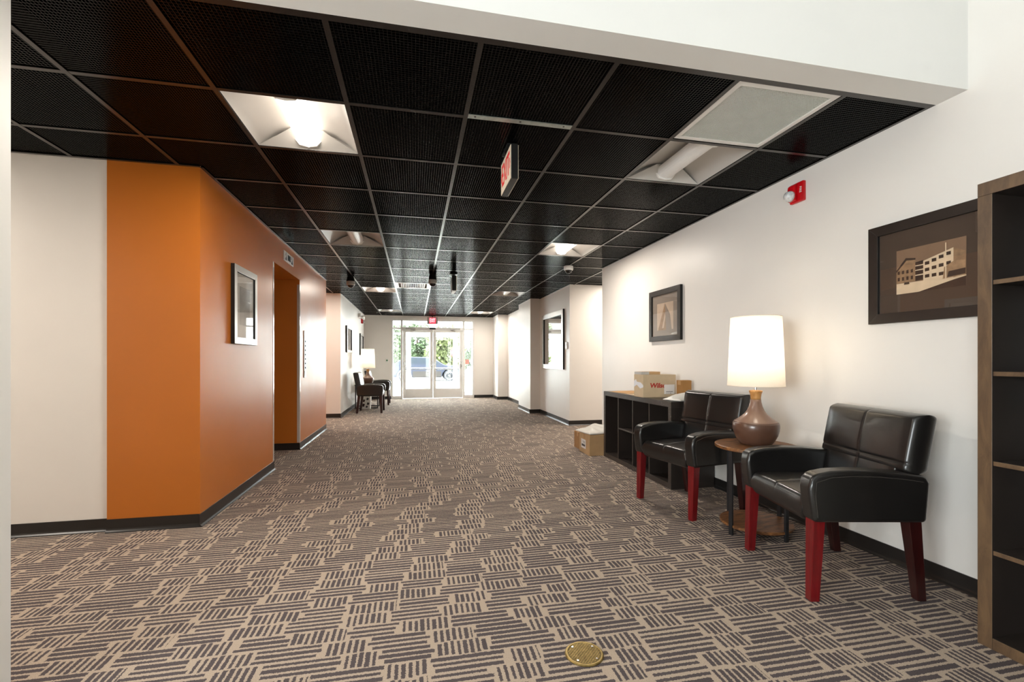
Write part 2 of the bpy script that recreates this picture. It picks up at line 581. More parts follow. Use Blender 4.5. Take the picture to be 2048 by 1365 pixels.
struct('wall_right', MB().box(XR, XR + 0.15, -12.0, 6.1, 0, LOBZ), M['wall'])
struct('wall_right_recess', MB().box(4.4, 4.55, 6.1, 7.5, 0, PLEN).box(XR + 0.15, 4.4, 5.95, 6.1, 0, PLEN), M['wall'])
struct('wall_right_far', MB().prism([(XR, 7.5), (4.55, 7.5), (4.55, YF), (2.33, YF), (2.33, 12.88), (XR, 12.88), (XR, 10.5), (2.40, 10.5), (2.40, 9.39), (XR, 9.39)], 0, PLEN, 'z'), M['wall'])
wf = MB()
FX0, FX1, FZT = -0.68, 1.75, 2.345
wf.box(-4.2, FX0, YF, YF + 0.15, 0, PLEN)
wf.box(FX1, 4.55, YF, YF + 0.15, 0, PLEN)
wf.box(FX0, FX1, YF, YF + 0.15, FZT, PLEN)
struct('wall_far', wf, M['wall'])
struct('wall_left_far', MB().box(-4.2, XL, 9.45, YF, 0, PLEN), M['wall'])
# orange elevator block with the lift opening at y 5.12 .. 6.20
EY0, EY1, EZ, EXB = 5.12, 6.20, 2.15, -2.02
wo = MB()
wo.box(-1.975, XL, YO, EY0, 0, PLEN)
wo.box(-3.6, XL, EY1, 7.95, 0, PLEN)
wo.box(EXB, XL, EY0, EY1, EZ, PLEN)
struct('wall_left_orange', wo, M['orange'])
struct('wall_left_near', MB().box(-4.2, -1.975, YO + 0.025, 5.12, 0, PLEN), M['wall'])
struct('wall_lift_shaft', MB().box(-3.6, EXB - 0.06, EY0, EY1, 0, PLEN).box(-3.6, -3.5, 7.95, 9.45, 0, PLEN), M['wall'])
# bulkhead over the opening to the tall lobby and its pier on the left
struct('wall_bulkhead', MB().box(-4.2, XR, 1.695, 1.832, HC - 0.003, LOBZ), M['wall_bright'])
struct('wall_pier_left', MB().box(-4.2, -1.318, 1.695, 1.832, 0, HC - 0.003), M['wall_bright'])
struct('wall_left_lobby', MB().box(-4.35, -4.2, SWY1, YO + 0.1, 0, LOBZ).box(-4.35, -4.2, -12.0, SWY0, 0, LOBZ).box(-4.35, -4.2, SWY0, SWY1, 0, SWZ0).box(-4.35, -4.2, SWY0, SWY1, SWZ1, LOBZ), M['wall_bright'])
wl_ = struct_empty('added_window_1', (-4.27, 0, 0))  # unseen window added and sized to light the near hall
sp_ = (SWY1 - SWY0) / 4
for k in range(5):
    y = SWY0 + sp_ * k
    MB().box(-0.04, 0.04, y - 0.03, y + 0.03, SWZ0, SWZ1).build('mullion', M['alu'], wl_)
    if k < 4:
        MB().box(-0.004, 0.004, y + 0.03, y + sp_ - 0.03, SWZ0, SWZ1).build('pane', M['glass'], wl_)
struct('wall_back', MB().box(-4.2, XR, -12.15, -12.0, 0, LOBZ), M['wall_bright'])
struct('ceiling_lobby', MB().box(-4.35, XR + 0.15, -12.15, 1.695, LOBZ, LOBZ + 0.1), M['wall_bright'])

# baseboards: rubber cove base with a small toe
def baseboard(name, segs, h=0.085):
    mb = MB()
    for (x0, y0, x1, y1) in segs:          # room lies to the LEFT of the direction of travel
        a, b = Vector((x0, y0, 0)), Vector((x1, y1, 0))
        d = (b - a).normalized()
        n = Vector((-d.y, d.x, 0))
        prof = [(0, 0), (0.02, 0), (0.018, 0.006), (0.009, 0.014), (0.007, 0.024), (0.006, h), (0, h)]
        A = [mb.pt(a + n * p[0] + Vector((0, 0, p[1])) - d * 0.0) for p in prof]
        B = [mb.pt(b + n * p[0] + Vector((0, 0, p[1]))) for p in prof]
        k = len(prof)
        for i in range(k):
            mb.f.append([A[i], A[(i + 1) % k], B[(i + 1) % k], B[i]]); mb.m.append(0)
        mb.f.append(A[::-1]); mb.m.append(0)
        mb.f.append(B[:]); mb.m.append(0)
    o = mb.build(name, M['base'])
    o['kind'] = 'structure'
    return o
baseboard('baseboard_right', [(XR, -12.0, XR, 6.1)])
baseboard('baseboard_right_far', [(4.4, 7.5, XR, 7.5)[0:0] or (XR, 7.5, XR, 9.39), (2.40, 9.39, 2.40, 10.5), (XR, 10.5, XR, 12.88), (2.33, 12.88, 2.33, YF)])
baseboard('baseboard_right_facing', [(4.4, 7.5, XR - 0.02, 7.5)[::1], (XR, 9.39, 2.38, 9.39), (XR, 12.88, 2.31, 12.88)])
baseboard('baseboard_far', [(2.33, YF, FX1, YF), (FX0, YF, XL, YF)])
baseboard('baseboard_left_far', [(XL, YF, XL, 9.43), (XL, 9.45, -3.5, 9.45)])
baseboard('baseboard_left_orange', [(XL, 7.95, XL, EY1 - 0.02), (XL, EY1, EXB, EY1), (XL, EY0, XL, YO - 0.02), (XL, YO, -1.975, YO)])
baseboard('baseboard_left', [(-1.96, YO + 0.025, -4.2, YO + 0.025)])

# ------------------------------------------------------------------ suspended ceiling
ceil = MB()
ceil.box(-4.3, 4.6, 1.832, YF + 0.1, PLEN, PLEN + 0.1)
ceil_o = struct('ceiling', ceil, M['plenum'])

def gx(k): return GX0 + GDX * k
def gy(k): return GY0 + GDY * k
NS = 38
egg = MB()
for k in range(NS):
    c = (k + 0.5) / NS
    egg.box(c - 0.0011, c + 0.0011, 0, 1, 0, 0.011)
    egg.box(0, 1, c - 0.0011, c + 0.0011, 0, 0.011)
egg_me = egg.mesh('eggcrate_panel', M['egg'])

# fixtures by grid cell (column k, row j): lower corner gx(k), gy(j)
lights = {(-2, 0): True, (-2, 4): False, (-2, 10): True, (-2, 16): False,
          (2, 0): False, (2, 4): True, (2, 10): False, (2, 16): True,
          (-7, 0): True, (-5, 10): True, (5, 7): True}  # these passage fixtures are added out of view to brighten the hall
diff_cell = (-1, 9)
vent_cell = (2, -1)
taken = set(lights) | {diff_cell, vent_cell}
regions = [(XL, XR, 1.845, YF), (-4.2, XL, 1.845, YO), (-3.5, XL, 7.95, 9.45), (XR, 4.4, 6.1, 7.5)]
done = set()
tee_me = MB().box(0, 1, -0.012, 0.012, 0, 0.004).box(0, 1, -0.002, 0.002, 0.004, 0.034).mesh('cross_tee', M['tee'])
for (x0, x1, y0, y1) in regions:
    for k in range(-9, 8):
        for j in range(-1, 20):
            a0, a1 = max(gx(k), x0), min(gx(k + 1), x1)
            b0, b1 = max(gy(j), y0), min(gy(j + 1), y1)
            if a1 - a0 < 0.03 or b1 - b0 < 0.03:
                continue
            if (k, j) not in taken:
                inst('ceiling_panel', egg_me, ceil_o, (a0, b0, HC + 0.005), (a1 - a0, b1 - b0, 1))
            if abs(b0 - gy(j)) < 1e-6 and not ((k, j) == (0, 0)):
                inst('cross_tee', tee_me, ceil_o, (a0, gy(j), HC), (a1 - a0, 1, 1))
def runner(k, y0, y1):
    MB().box(gx(k) - 0.012, gx(k) + 0.012, y0, y1, HC - 0.001, HC + 0.004).box(gx(k) - 0.002, gx(k) + 0.002, y0, y1, HC + 0.004, HC + 0.04).build('grid_runner', M['tee'], ceil_o)
for k in range(-2, 4):
    runner(k, 1.84, YF)
for k in range(-7, -2):
    runner(k, 1.84, YO)
for k in range(-5, -2):
    runner(k, 7.95, 9.45)
for k in range(4, 7):
    runner(k, 6.1, 7.5)
# wall angle round the edge
def angle(x0, x1, y0, y1):
    MB().box(x0, x1, y0, y1, HC - 0.002, HC + 0.003).build('wall_angle', M['tee'], ceil_o)
angle(-4.2, XR, 1.832, 1.868)
angle(XR - 0.02, XR, 1.868, 6.1)
angle(XR - 0.02, XR, 7.5, 9.39)
angle(XL, XL + 0.02, YO, 7.95)
angle(XL, XL + 0.02, 9.45, YF)
angle(-1.975, XL, YO - 0.02, YO)
angle(-4.2, -1.975, YO - 0.02, YO)
angle(XL, 2.33, YF - 0.02, YF)
angle(2.38, 2.40, 9.39, 10.5)
angle(XR - 0.02, XR, 10.5, 12.88)
# unpainted perforated steel bar in place of one cross tee
pb = MB().box(gx(0) + 0.012, gx(1) - 0.012, gy(0) - 0.03, gy(0) + 0.008, HC - 0.001, HC + 0.003).box(gx(0) + 0.012, gx(1) - 0.012, gy(0) + 0.006, gy(0) + 0.009, HC, HC + 0.035)
bar = pb.build('perforated_bar', M['galv'])
tag(bar, 'bare galvanised perforated bar between black ceiling panels above the hanging exit sign', 'ceiling bar')
for q in range(3):
    x = gx(0) + 0.05 + q * 0.25
    MB().lathe([(0.006, -0.0012), (0.006, 0)], 10, (x, gy(0) - 0.014, HC - 0.001)).build('bolt_hole', M['black_plastic'], bar)

# light fixtures -----------------------------------------------------
TUBE_W = 7.6          # downward light of one lit fixture
def troffer(lit):
    q = GDX - 0.03
    r = q / 2
    root = thing('ceiling_light', 'square recessed ceiling light', 'ceiling light')
    ref = MB()
    prof = [(-r, 0.0), (-r + 0.01, 0.012)]
    for i in range(9):
        t = i / 8
        prof.append((-r + 0.01 + (r - 0.10) * t, 0.012 + 0.085 * math.sin(t * PI / 2)))
    prof += [(-x, z) for x, z in reversed(prof)]
    for a, b in zip(prof, prof[1:]):
        ref.poly([(a[0], -r, a[1]), (b[0], -r, b[1]), (b[0], r, b[1]), (a[0], r, a[1])])
    ref.build('reflector', M['reflector'], root, smooth=True)
    for s in (-1, 1):
        e = MB()
        e.poly([(-r, s * r, 0.0), (r, s * r, 0.0), (0.09, s * (r - 0.075), 0.09), (-0.09, s * (r - 0.075), 0.09)])
        e.poly([(-r, s * r, 0.0), (-r, s * (r + 0.001), 0.1), (r, s * (r + 0.001), 0.1), (r, s * r, 0.0)])
        e.build('end_plate', M['reflector'], root)
    ln = MB()
    pts = [(0.072 * math.cos(a), 0.074 + 0.066 * math.sin(a)) for a in [PI + PI * i / 14 for i in range(15)]]
    ln.prism(pts, -r + 0.035, r - 0.035, 'y')
    ln.build('lens', M['lens_on'] if lit else M['lens_off'], root, smooth=False)
    if lit:
        al_ = area('tube_light', (0, 0, 0.003), (0, 0, 0), 0.09, 2 * r - 0.1, TUBE_W, (1.0, 0.91, 0.80))
        al_.parent = root
    for s in (-1, 1):
        cp = MB()
        pc = [(0.084, 0.09), (0.084, 0.05), (0.05, 0.008), (0.0, 0.0), (-0.05, 0.008), (-0.084, 0.05), (-0.084, 0.09)]
        y = s * (r - 0.028)
        cp.prism(pc, y - 0.008, y + 0.008, 'y')
        cp.build('end_cap', M['white_metal'], root, 0.002)
    return root
t_on, t_off = troffer(True), troffer(False)
LL = {(-2, 0): 'glowing square ceiling light above the near corner of the orange wall',
      (-2, 4): 'unlit square ceiling light in the ceiling beside the elevator opening',
      (-2, 10): 'glowing square ceiling light next to the white louvred air diffuser',
      (-2, 16): 'unlit square ceiling light above the paired armchairs by the glass doors',
      (2, 0): 'unlit white square ceiling light touching the white air return grille',
      (2, 4): 'glowing square ceiling light beside the white dome camera',
      (2, 10): 'unlit square ceiling light level with the large wall mirror',
      (2, 16): 'glowing square ceiling light by the far wall column near the glass doors',
      (-7, 0): 'added unseen square fill light in the side passage behind the white pier',
      (-5, 10): 'added unseen square fill light inside the left recess past the orange wall',
      (5, 7): 'added unseen square fill light inside the right recess before the mirror wall'}
first = {True: True, False: True}
for (k, j), lit in lights.items():
    src = t_on if lit else t_off
    o = src if first[lit] else copy_tree(src)
    first[lit] = False
    o.location = (gx(k) + GDX / 2, gy(j) + GDY / 2, HC + 0.004)
    o['label'] = LL[(k, j)]
    o['group'] = 'recessed square ceiling lights'

# return grille ------------------------------------------------------
v = thing('air_return_grille', 'white square eggcrate air return grille set in the black ceiling', 'ceiling vent', (gx(2) + 0.015, gy(-1) + 0.02, HC + 0.001))
vw, vh = GDX - 0.03, GDY - 0.04
MB().box(0, vw, 0, 0.03, 0, 0.012).box(0, vw, vh - 0.03, vh, 0, 0.012).box(0, 0.03, 0.03, vh - 0.03, 0, 0.012).box(vw - 0.03, vw, 0.03, vh - 0.03, 0, 0.012).build('frame', M['white_metal'], v, 0.002)
core = MB()
for i in range(44):
    x = 0.03 + (vw - 0.06) * (i + 0.5) / 44
    y = 0.03 + (vh - 0.06) * (i + 0.5) / 44
    core.box(x - 0.0014, x + 0.0014, 0.03, vh - 0.03, 0.003, 0.011)
    core.box(0.03, vw - 0.03, y - 0.0014, y + 0.0014, 0.003, 0.011)
c_ = core.build('eggcrate_core', M['white_egg'], v)
c_['kind'] = 'stuff'
MB().box(0.02, vw - 0.02, 0.02, vh - 0.02, 0.014, 0.02).build('backing', M['white_egg'], v)

# louvred supply diffuser ---------------------------------------------
d = thing('air_diffuser', 'white louvred square air diffuser in the black ceiling', 'ceiling vent', (gx(-1) + 0.013, gy(9) + 0.013, HC - 0.001))
w = GDX - 0.026
MB().box(0, w, 0, 0.05, 0, 0.012).box(0, w, w - 0.05, w, 0, 0.012).box(0, 0.05, 0.05, w - 0.05, 0, 0.012).box(w - 0.05, w, 0.05, w - 0.05, 0, 0.012).build('frame', M['white_metal'], d, 0.002)
MB().box(0.04, w - 0.04, 0.04, w - 0.04, 0.07, 0.075).build('backing', M['plenum'], d)
for i in range(14):
    x = 0.07 + (w - 0.14) * i / 13
    t = (i - 6.5) / 6.5 * 0.03
    MB().prism([(x - 0.005 - t, 0.002), (x + 0.005 - t, 0.002), (x + 0.005 + t, 0.05), (x - 0.005 + t, 0.05)], 0.05, w - 0.05, 'y').build('louvre_blade', M['white_metal'], d)

# dome cameras ---------------------------------------------------------
def dome(label, loc, black_mount, scale=1.0):
    o = thing('dome_camera', label, 'security camera', loc, 0, 'ceiling dome cameras')
    z = 0
    if black_mount:
        MB().lathe([(0.05, 0), (0.06, -0.05), (0.068, -0.075)], 24).build('mount', M['black_plastic'], o, smooth=False)
        z = -0.075
    MB().lathe([(0.055, z), (0.064, z - 0.004), (0.066, z - 0.045), (0.058, z - 0.06), (0.052, z - 0.062)], 28).build('housing', M['grey_plastic'] if black_mount else M['white_metal'], o, smooth=False)
    pr = [(0.05 * math.cos(a), z - 0.06 - 0.045 * math.sin(a)) for a in [PI / 2 * i / 8 for i in range(9)]]
    pr[-1] = (0.001, pr[-1][1])
    MB().lathe(pr, 24).build('dome', M['dark_glass'], o, smooth=True)
    return o
dome('grey dome camera on a black mount below the centre grid line near the air diffuser', (0.265, 7.09, HC - 0.001), True)
dome('grey dome camera on a black mount beside the end of the orange wall', (-0.985, 7.5, HC - 0.001), True)
dome('white dome camera under the ceiling near the end of the right wall', (2.09, 6.03, HC - 0.001), False)

# exit signs -------------------------------------------------------------
def exit_sign(label, loc, rz, far=False):
    o = thing('exit_sign', label, 'exit sign', loc, rz, 'exit signs')   # origin at the ceiling; faces local -y
    L, Hh, T = 0.31, 0.205, 0.042
    dz = 0.035
    MB().lathe([(0.035, 0), (0.035, -0.012)], 20).box(-0.014, 0.014, -0.014, 0.014, -dz - 0.002, -0.01).box(-0.085, 0.085, -0.03, 0.03, -0.012, 0).build('canopy', M['black_plastic'], o)
    b = MB().box(-L / 2, L / 2, -T / 2, T / 2, -dz - Hh, -dz)
    b.build('housing', M['alu'] if far else M['black_plastic'], o, 0.004)
    for s in (-1, 1):
        f = MB().box(-L / 2 + 0.004, L / 2 - 0.004, min(s * T / 2, s * (T / 2 + 0.003)), max(s * T / 2, s * (T / 2 + 0.003)), -dz - Hh + 0.004, -dz - 0.004)
        fo = f.build('face_plate', M['alu'] if far else M['exit_face'], o)
        y = s * (T / 2 + 0.0035)
        rot = (PI / 2, 0, 0 if s < 0 else PI)
        if far:
            MB().box(-0.095, 0.095, min(y, y + s * 0.002), max(y, y + s * 0.002), -dz - 0.185, -dz - 0.02).build('red_panel', M['exit_red_lit'], fo)
            text_on('lettering', EXIT_PALE, fo, (0, y + s * 0.003, -dz - 0.103), rot)
        else:
            text_on('lettering', EXIT_RED, fo, (0, y, -dz - Hh / 2), rot)
            for q in (-1, 1):
                ch = MB()
                cx = q * 0.128
                ch.prism([(cx - q * 0.012, 0.03), (cx, 0.03), (cx + q * 0.014, 0), (cx, -0.03), (cx - q * 0.012, -0.03), (cx + q * 0.002, 0)], min(y, y + s * 0.001), max(y, y + s * 0.001), 'y')
                ch.build('chevron', M['exit_red'], fo, loc=(0, 0, -dz - Hh / 2))
    return o
EXIT_RED = text_mesh('exit_lettering', 'EXIT', 0.19, M['exit_red'], 0.001, 0, 0.62, 0.002)
EXIT_PALE = text_mesh('exit_lettering_pale', 'EXIT', 0.16, M['exit_pale'], 0.001, 0, 0.5, 0.002)
exit_sign('black edged exit sign with cream face and red arrows hanging by the galvanised bar', (0.575, 2.775, HC - 0.002), -PI / 2)
hs_ = thing('hanging_sign', 'black hanging sign box seen edge-on beside the air diffuser', 'sign', (0.575, 7.0, HC - 0.002))
MB().box(-0.055, 0.055, -0.11, 0.11, -0.014, 0).build('canopy', M['black_plastic'], hs_, 0.002)
MB().box(-0.02, 0.02, -0.02, 0.02, -0.04, -0.012).build('stem', M['black_plastic'], hs_)
MB().box(-0.032, 0.03, -0.15, 0.15, -0.26, -0.038).build('housing', M['black_plastic'], hs_, 0.004)
MB().box(0.03, 0.036, -0.15, 0.15, -0.255, -0.043).build('face_plate', M['exit_face'], hs_)
MB().box(-0.02, 0.02, -0.15, 0.15, -0.272, -0.26).build('light_strip', M['grey_plastic'], hs_)
exit_sign('small lit red exit sign hanging over the double glass doors', (0.505, YF - 0.06, HC - 0.002), 0, True)

# ================================================================== ENTRANCE
def bars(root, name, mat, *bx):
    for q in bx:
        MB().box(*q).build(name, mat, root, 0.003)
def storefront(name, y, x0, x1, dx0, dx1, ztop, zdoor):
    r = struct_empty(name, (0, y, 0))
    t = 0.05
    bars(r, 'jamb', M['door_paint'], (x0, x0 + t, -0.06, 0.06, 0, ztop), (x1 - t, x1, -0.06, 0.06, 0, ztop))
    bars(r, 'mullion', M['door_paint'], (dx0 - 0.06, dx0, -0.06, 0.06, 0, ztop - t), (dx1, dx1 + 0.06, -0.06, 0.06, 0, ztop - t))
    bars(r, 'header', M['door_paint'], (x0 + t, x1 - t, -0.06, 0.06, ztop - t, ztop))
    bars(r, 'transom_bar', M['door_paint'], (dx0, dx1, -0.06, 0.06, zdoor, zdoor + 0.09), (x0 + t, dx0 - 0.06, -0.05, 0.05, zdoor + 0.03, zdoor + 0.075), (dx1 + 0.06, x1 - t, -0.05, 0.05, zdoor + 0.03, zdoor + 0.075))
    bars(r, 'sill', M['door_paint'], (x0 + t, dx0 - 0.06, -0.05, 0.05, 0, 0.09), (dx1 + 0.06, x1 - t, -0.05, 0.05, 0, 0.09))
    for q in ((dx0, dx1, zdoor + 0.09, ztop - t), (x0 + t, dx0 - 0.06, zdoor + 0.075, ztop - t), (dx1 + 0.06, x1 - t, zdoor + 0.075, ztop - t), (x0 + t, dx0 - 0.06, 0.09, zdoor + 0.03), (dx1 + 0.06, x1 - t, 0.09, zdoor + 0.03)):
        MB().box(q[0], q[1], -0.004, 0.004, q[2], q[3]).build('pane', M['glass'], r)
    return r
def door_leaf(name, x0, x1, y, z1, hinge_left, bar=True):
    r = struct_empty(name, ((x0 + x1) / 2, y, 0))
    h = (x1 - x0) / 2 - 0.004
    st, top, bot = 0.085, 0.06, 0.28
    bars(r, 'stile', M['door_paint'], (-h, -h + st, -0.022, 0.022, 0.012, z1), (h - st, h, -0.022, 0.022, 0.012, z1))
    bars(r, 'rail', M['door_paint'], (-h + st, h - st, -0.022, 0.022, z1 - top, z1), (-h + st, h - st, -0.022, 0.022, 0.012, 0.012 + bot))
    MB().box(-h + st, h - st, -0.003, 0.003, 0.012 + bot, z1 - top).build('pane', M['glass'], r)
    if bar:
        xa, xb = -h + 0.04, h - 0.04
        pts = [(xa, -0.03, 1.08), (xa, -0.075, 1.06), (xa, -0.085, 0.95), (xa + 0.012, -0.085, 0.885), (xa + 0.05, -0.085, 0.868), (xb - 0.05, -0.085, 0.868), (xb - 0.012, -0.085, 0.885), (xb, -0.085, 0.95), (xb, -0.075, 1.06), (xb, -0.03, 1.08)]
        MB().tube(pts, 0.012).build('push_bar', M['chrome'], r, smooth=True)
    s = -1 if hinge_left else 1
    xc = s * (h - 0.22)
    cl = MB().box(xc - 0.14, xc + 0.14, -0.12, -0.06, z1 + 0.02, z1 + 0.07).build('door_closer', M['grey_plastic'], r, 0.006)
    MB().tube([(xc, -0.09, z1 + 0.02), (xc - s * 0.14, -0.10, z1 + 0.0), (xc, -0.03, z1 - 0.02)], 0.008, 6).build('closer_arm', M['chrome'], cl)
    return r
DX0, DX1, DZ = -0.352, 1.406, 2.02
storefront('trim_1', YF + 0.07, FX0, FX1, DX0, DX1, FZT, DZ)
xm = (DX0 + DX1) / 2
door_leaf('door_1', DX0, xm, YF + 0.07, DZ, True)
door_leaf('door_2', xm, DX1, YF + 0.07, DZ, False)
sn = MB().box(0.42, 0.60, YF - 0.03, YF + 0.012, DZ + 0.03, DZ + 0.075).build('door_sensor', M['black_plastic'], None, 0.005)
tag(sn, 'small dark motion sensor on the header above the glass doors', 'sensor')
# vestibule and outer doors
YV = 16.4
for nm, x in (('added_window_2', -1.02), ('added_window_3', 2.12)):  # vestibule sides glazed to bring more sky light into the hall
    r_ = struct_empty(nm, (x, 0, 0))
    for q in ((YF + 0.15, YF + 0.22, 0, 2.6), (YF + 1.4, YF + 1.46, 0.1, 2.5), (YV - 0.12, YV - 0.06, 0, 2.6), (YF + 0.22, YV - 0.12, 0, 0.1), (YF + 0.22, YV - 0.12, 2.5, 2.6)):
        MB().box(-0.05, 0.05, q[0], q[1], q[2], q[3]).build('frame_bar', M['door_paint'], r_, 0.003)
    MB().box(-0.004, 0.004, YF + 0.22, YF + 1.4, 0.1, 2.5).build('pane', M['glass'], r_)
    MB().box(-0.004, 0.004, YF + 1.46, YV - 0.12, 0.1, 2.5).build('pane', M['glass'], r_)
struct('ceiling_vestibule', MB().box(-1.1, 2.2, YF + 0.15, YV + 0.1, 2.6, 2.7), M['wall_bright'])
storefront('trim_2', YV, -0.95, 2.05, DX0 + 0.12, DX1 + 0.02, 2.6, DZ)
xm2 = xm + 0.07
door_leaf('door_3', DX0 + 0.12, xm2, YV, DZ, True)
door_leaf('door_4', xm2, DX1 + 0.02, YV, DZ, False)
nt_ = MB().box(1.49, 1.60, YF + 0.04, YF + 0.062, 1.02, 1.16).build('paper_notice', M['pink_notice'])
tag(nt_, 'small pink paper notice taped to the narrow glass beside the doors', 'notice')
st_ = thing('door_release_button', 'white wall plate with green button on the far wall', 'wall button', (-0.796, YF, 1.13))
MB().box(-0.035, 0.035, -0.012, 0, -0.06, 0.06).build('plate', M['white_metal'], st_, 0.004)
MB().lathe([(0.022, -0.022), (0.022, 0)], 20, (0, -0.012, 0), axis='y').build('button', M['green_btn'], st_)

# ================================================================== OUTDOORS
struct('ground_outside', MB().box(-40, 40, YV + 0.1, 70, -0.3, -0.15), M['asphalt'])
struct('pavement_outside', MB().box(-6, 8, YV + 0.1, 20.5, -0.15, -0.02), M['concrete'])
# car, nose towards +x
car = thing('parked_car', 'blue grey estate car parked outside the glass doors', 'car', (0.72, 29.3, -0.15))
side = [(-2.3, 0.35), (-2.32, 0.75), (-2.2, 0.98), (-1.95, 1.08), (-1.45, 1.42), (-0.9, 1.5), (0.1, 1.48), (0.45, 1.38), (1.05, 1.02), (1.7, 0.94), (2.15, 0.82), (2.32, 0.6), (2.3, 0.35), (1.85, 0.22), (1.78, 0.5), (1.6, 0.68), (1.37, 0.74), (1.14, 0.68), (0.96, 0.5), (0.9, 0.22), (-0.9, 0.22), (-0.96, 0.5), (-1.14, 0.68), (-1.37, 0.74), (-1.6, 0.68), (-1.78, 0.5), (-1.85, 0.22)]
MB().prism(side, -0.86, 0.86, 'y').build('body', M['car_paint'], car, 0.06, 3, True)
for s in (-1, 1):
    yy = (s * 0.862, s * 0.868)
    for poly in ([(-1.75, 1.08), (-1.38, 1.36), (-0.85, 1.42), (-0.55, 1.42), (-0.55, 1.06)], [(-0.48, 1.06), (-0.48, 1.42), (0.08, 1.41), (0.38, 1.33), (0.85, 1.05)]):
        MB().prism(poly, min(yy), max(yy), 'y').build('side_window', M['car_glass'], car)
    MB().prism([(-0.86, 0.26), (0.86, 0.26), (0.86, 0.62), (-0.86, 0.62)], min(s * 0.862, s * 0.872), max(s * 0.862, s * 0.872), 'y').build('door_reflection', M['car_reflection'], car)  # brownish panel painted in for the reflection on the car doors
    for xw in (-1.37, 1.37):
        wh = MB().lathe([(0.22, -0.1), (0.33, -0.1), (0.345, -0.08), (0.345, 0.08), (0.33, 0.1), (0.22, 0.1)], 32, axis='y').build('wheel', M['tyre'], car, loc=(xw, s * 0.79, 0.345))
        rm = MB()
        rm.lathe([(0.235, s * 0.085), (0.25, s * 0.104), (0.22, s * 0.104), (0.215, s * 0.085)], 32, axis='y', caps=False)
        rm.lathe([(0.05, 0.0), (0.05, s * 0.11)], 16, axis='y')
        for k in range(10):
            a = 2 * PI * k / 10
            ca, sa = math.cos(a), math.sin(a)
            P = lambda r, t: (r * ca - t * sa, s * 0.1, r * sa + t * ca)
            rm.poly([P(0.04, -0.02), P(0.23, -0.012), P(0.23, 0.012), P(0.04, 0.02)])
        rm.build('rim', M['rim'], wh)
MB().box(2.24, 2.31, -0.7, -0.4, 0.66, 0.76).build('headlight', M['strobe_lens'], car, 0.01)
MB().box(2.24, 2.31, 0.4, 0.7, 0.66, 0.76).build('headlight', M['strobe_lens'], car, 0.01)
# do not enter sign
sg = thing('road_sign', 'round red do not enter sign on a post outside the doors', 'road sign', (2.34, 26.6, -0.15))
MB().lathe([(0.03, 0), (0.03, 2.0)], 10).build('post', M['galv'], sg)
sc_ = (0, -0.05, 1.75)
MB().lathe([(0.33, 0), (0.33, 0.006)], 40, (0, -0.044, 1.75), axis='y').build('disc', M['sign_red'], sg)
MB().box(-0.24, 0.24, -0.048, -0.045, 1.70, 1.80).build('bar', M['white_metal'], sg)
text_on('lettering', text_mesh('sign_text_upper', 'DO NOT', 0.13, M['white_metal'], 0.001, 0, 0.8), sg, (0, -0.048, 1.90), (PI / 2, 0, 0))
text_on('lettering', text_mesh('sign_text_lower', 'ENTER', 0.13, M['white_metal'], 0.001, 0, 0.8), sg, (0, -0.048, 1.60), (PI / 2, 0, 0))
# trees beyond the car park
def tree(label, x, y, h, r, mat, seed):
    rn = random.Random(seed)
    o = thing('tree', label, 'tree', (x, y, -0.15), 0, 'trees beyond the car park')
    MB().lathe([(0.16, 0), (0.12, h * 0.4), (0.05, h * 0.8)], 10).build('trunk', M['bark'], o)
    lf = MB()
    blobs = [(rn.uniform(-0.6, 0.6) * r, rn.uniform(-0.5, 0.5) * r, h * rn.uniform(0.12, 0.82), r * rn.uniform(0.3, 0.55)) for _ in range(26)]
    for _ in range(5200):
        bx, by, bz, br = rn.choice(blobs)
        dv = Vector((rn.gauss(0, 1), rn.gauss(0, 1), rn.gauss(0, 1))).normalized() * br * rn.uniform(0.6, 1.05)
        c = Vector((bx, by, bz)) + dv
        a = Vector((rn.gauss(0, 1), rn.gauss(0, 1), rn.gauss(0, 1))).normalized()
        b = a.cross(Vector((rn.gauss(0, 1), rn.gauss(0, 1), rn.gauss(0, 1)))).normalized()
        s = rn.uniform(0.09, 0.19)
        lf.f.append([lf.pt(c + a * s), lf.pt(c + b * s * 0.6), lf.pt(c - a * s), lf.pt(c - b * s * 0.6)])
        lf.m.append(0)
    q = lf.build('foliage', mat, o)
    q['kind'] = 'stuff'
    return o
tree('bushy green tree behind the rear window of the parked car', -1.35, 36.5, 4.6, 1.4, M['leaf'], 1)
tree('yellow green tree behind the parked car bonnet and windscreen', 2.0, 37.0, 4.4, 1.4, M['leaf2'], 2)
tree('dense green tree behind the round red road sign', 5.3, 36.6, 4.3, 1.4, M['leaf'], 3)
tree('tall yellow green tree beyond the tail of the parked car', -4.7, 37.0, 5.2, 1.4, M['leaf2'], 4)
for k in range(4):
    tree(['pale tree in the back row beyond the tail of the parked car', 'dark green tree in the back row behind the parked car roof', 'pale tree in the back row behind the parked car bonnet', 'dark green tree in the back row past the round red road sign'][k], -3.2 + 3.4 * k, 41.5, 5.0, 1.45, M['leaf' if k % 2 else 'leaf2'], 10 + k)

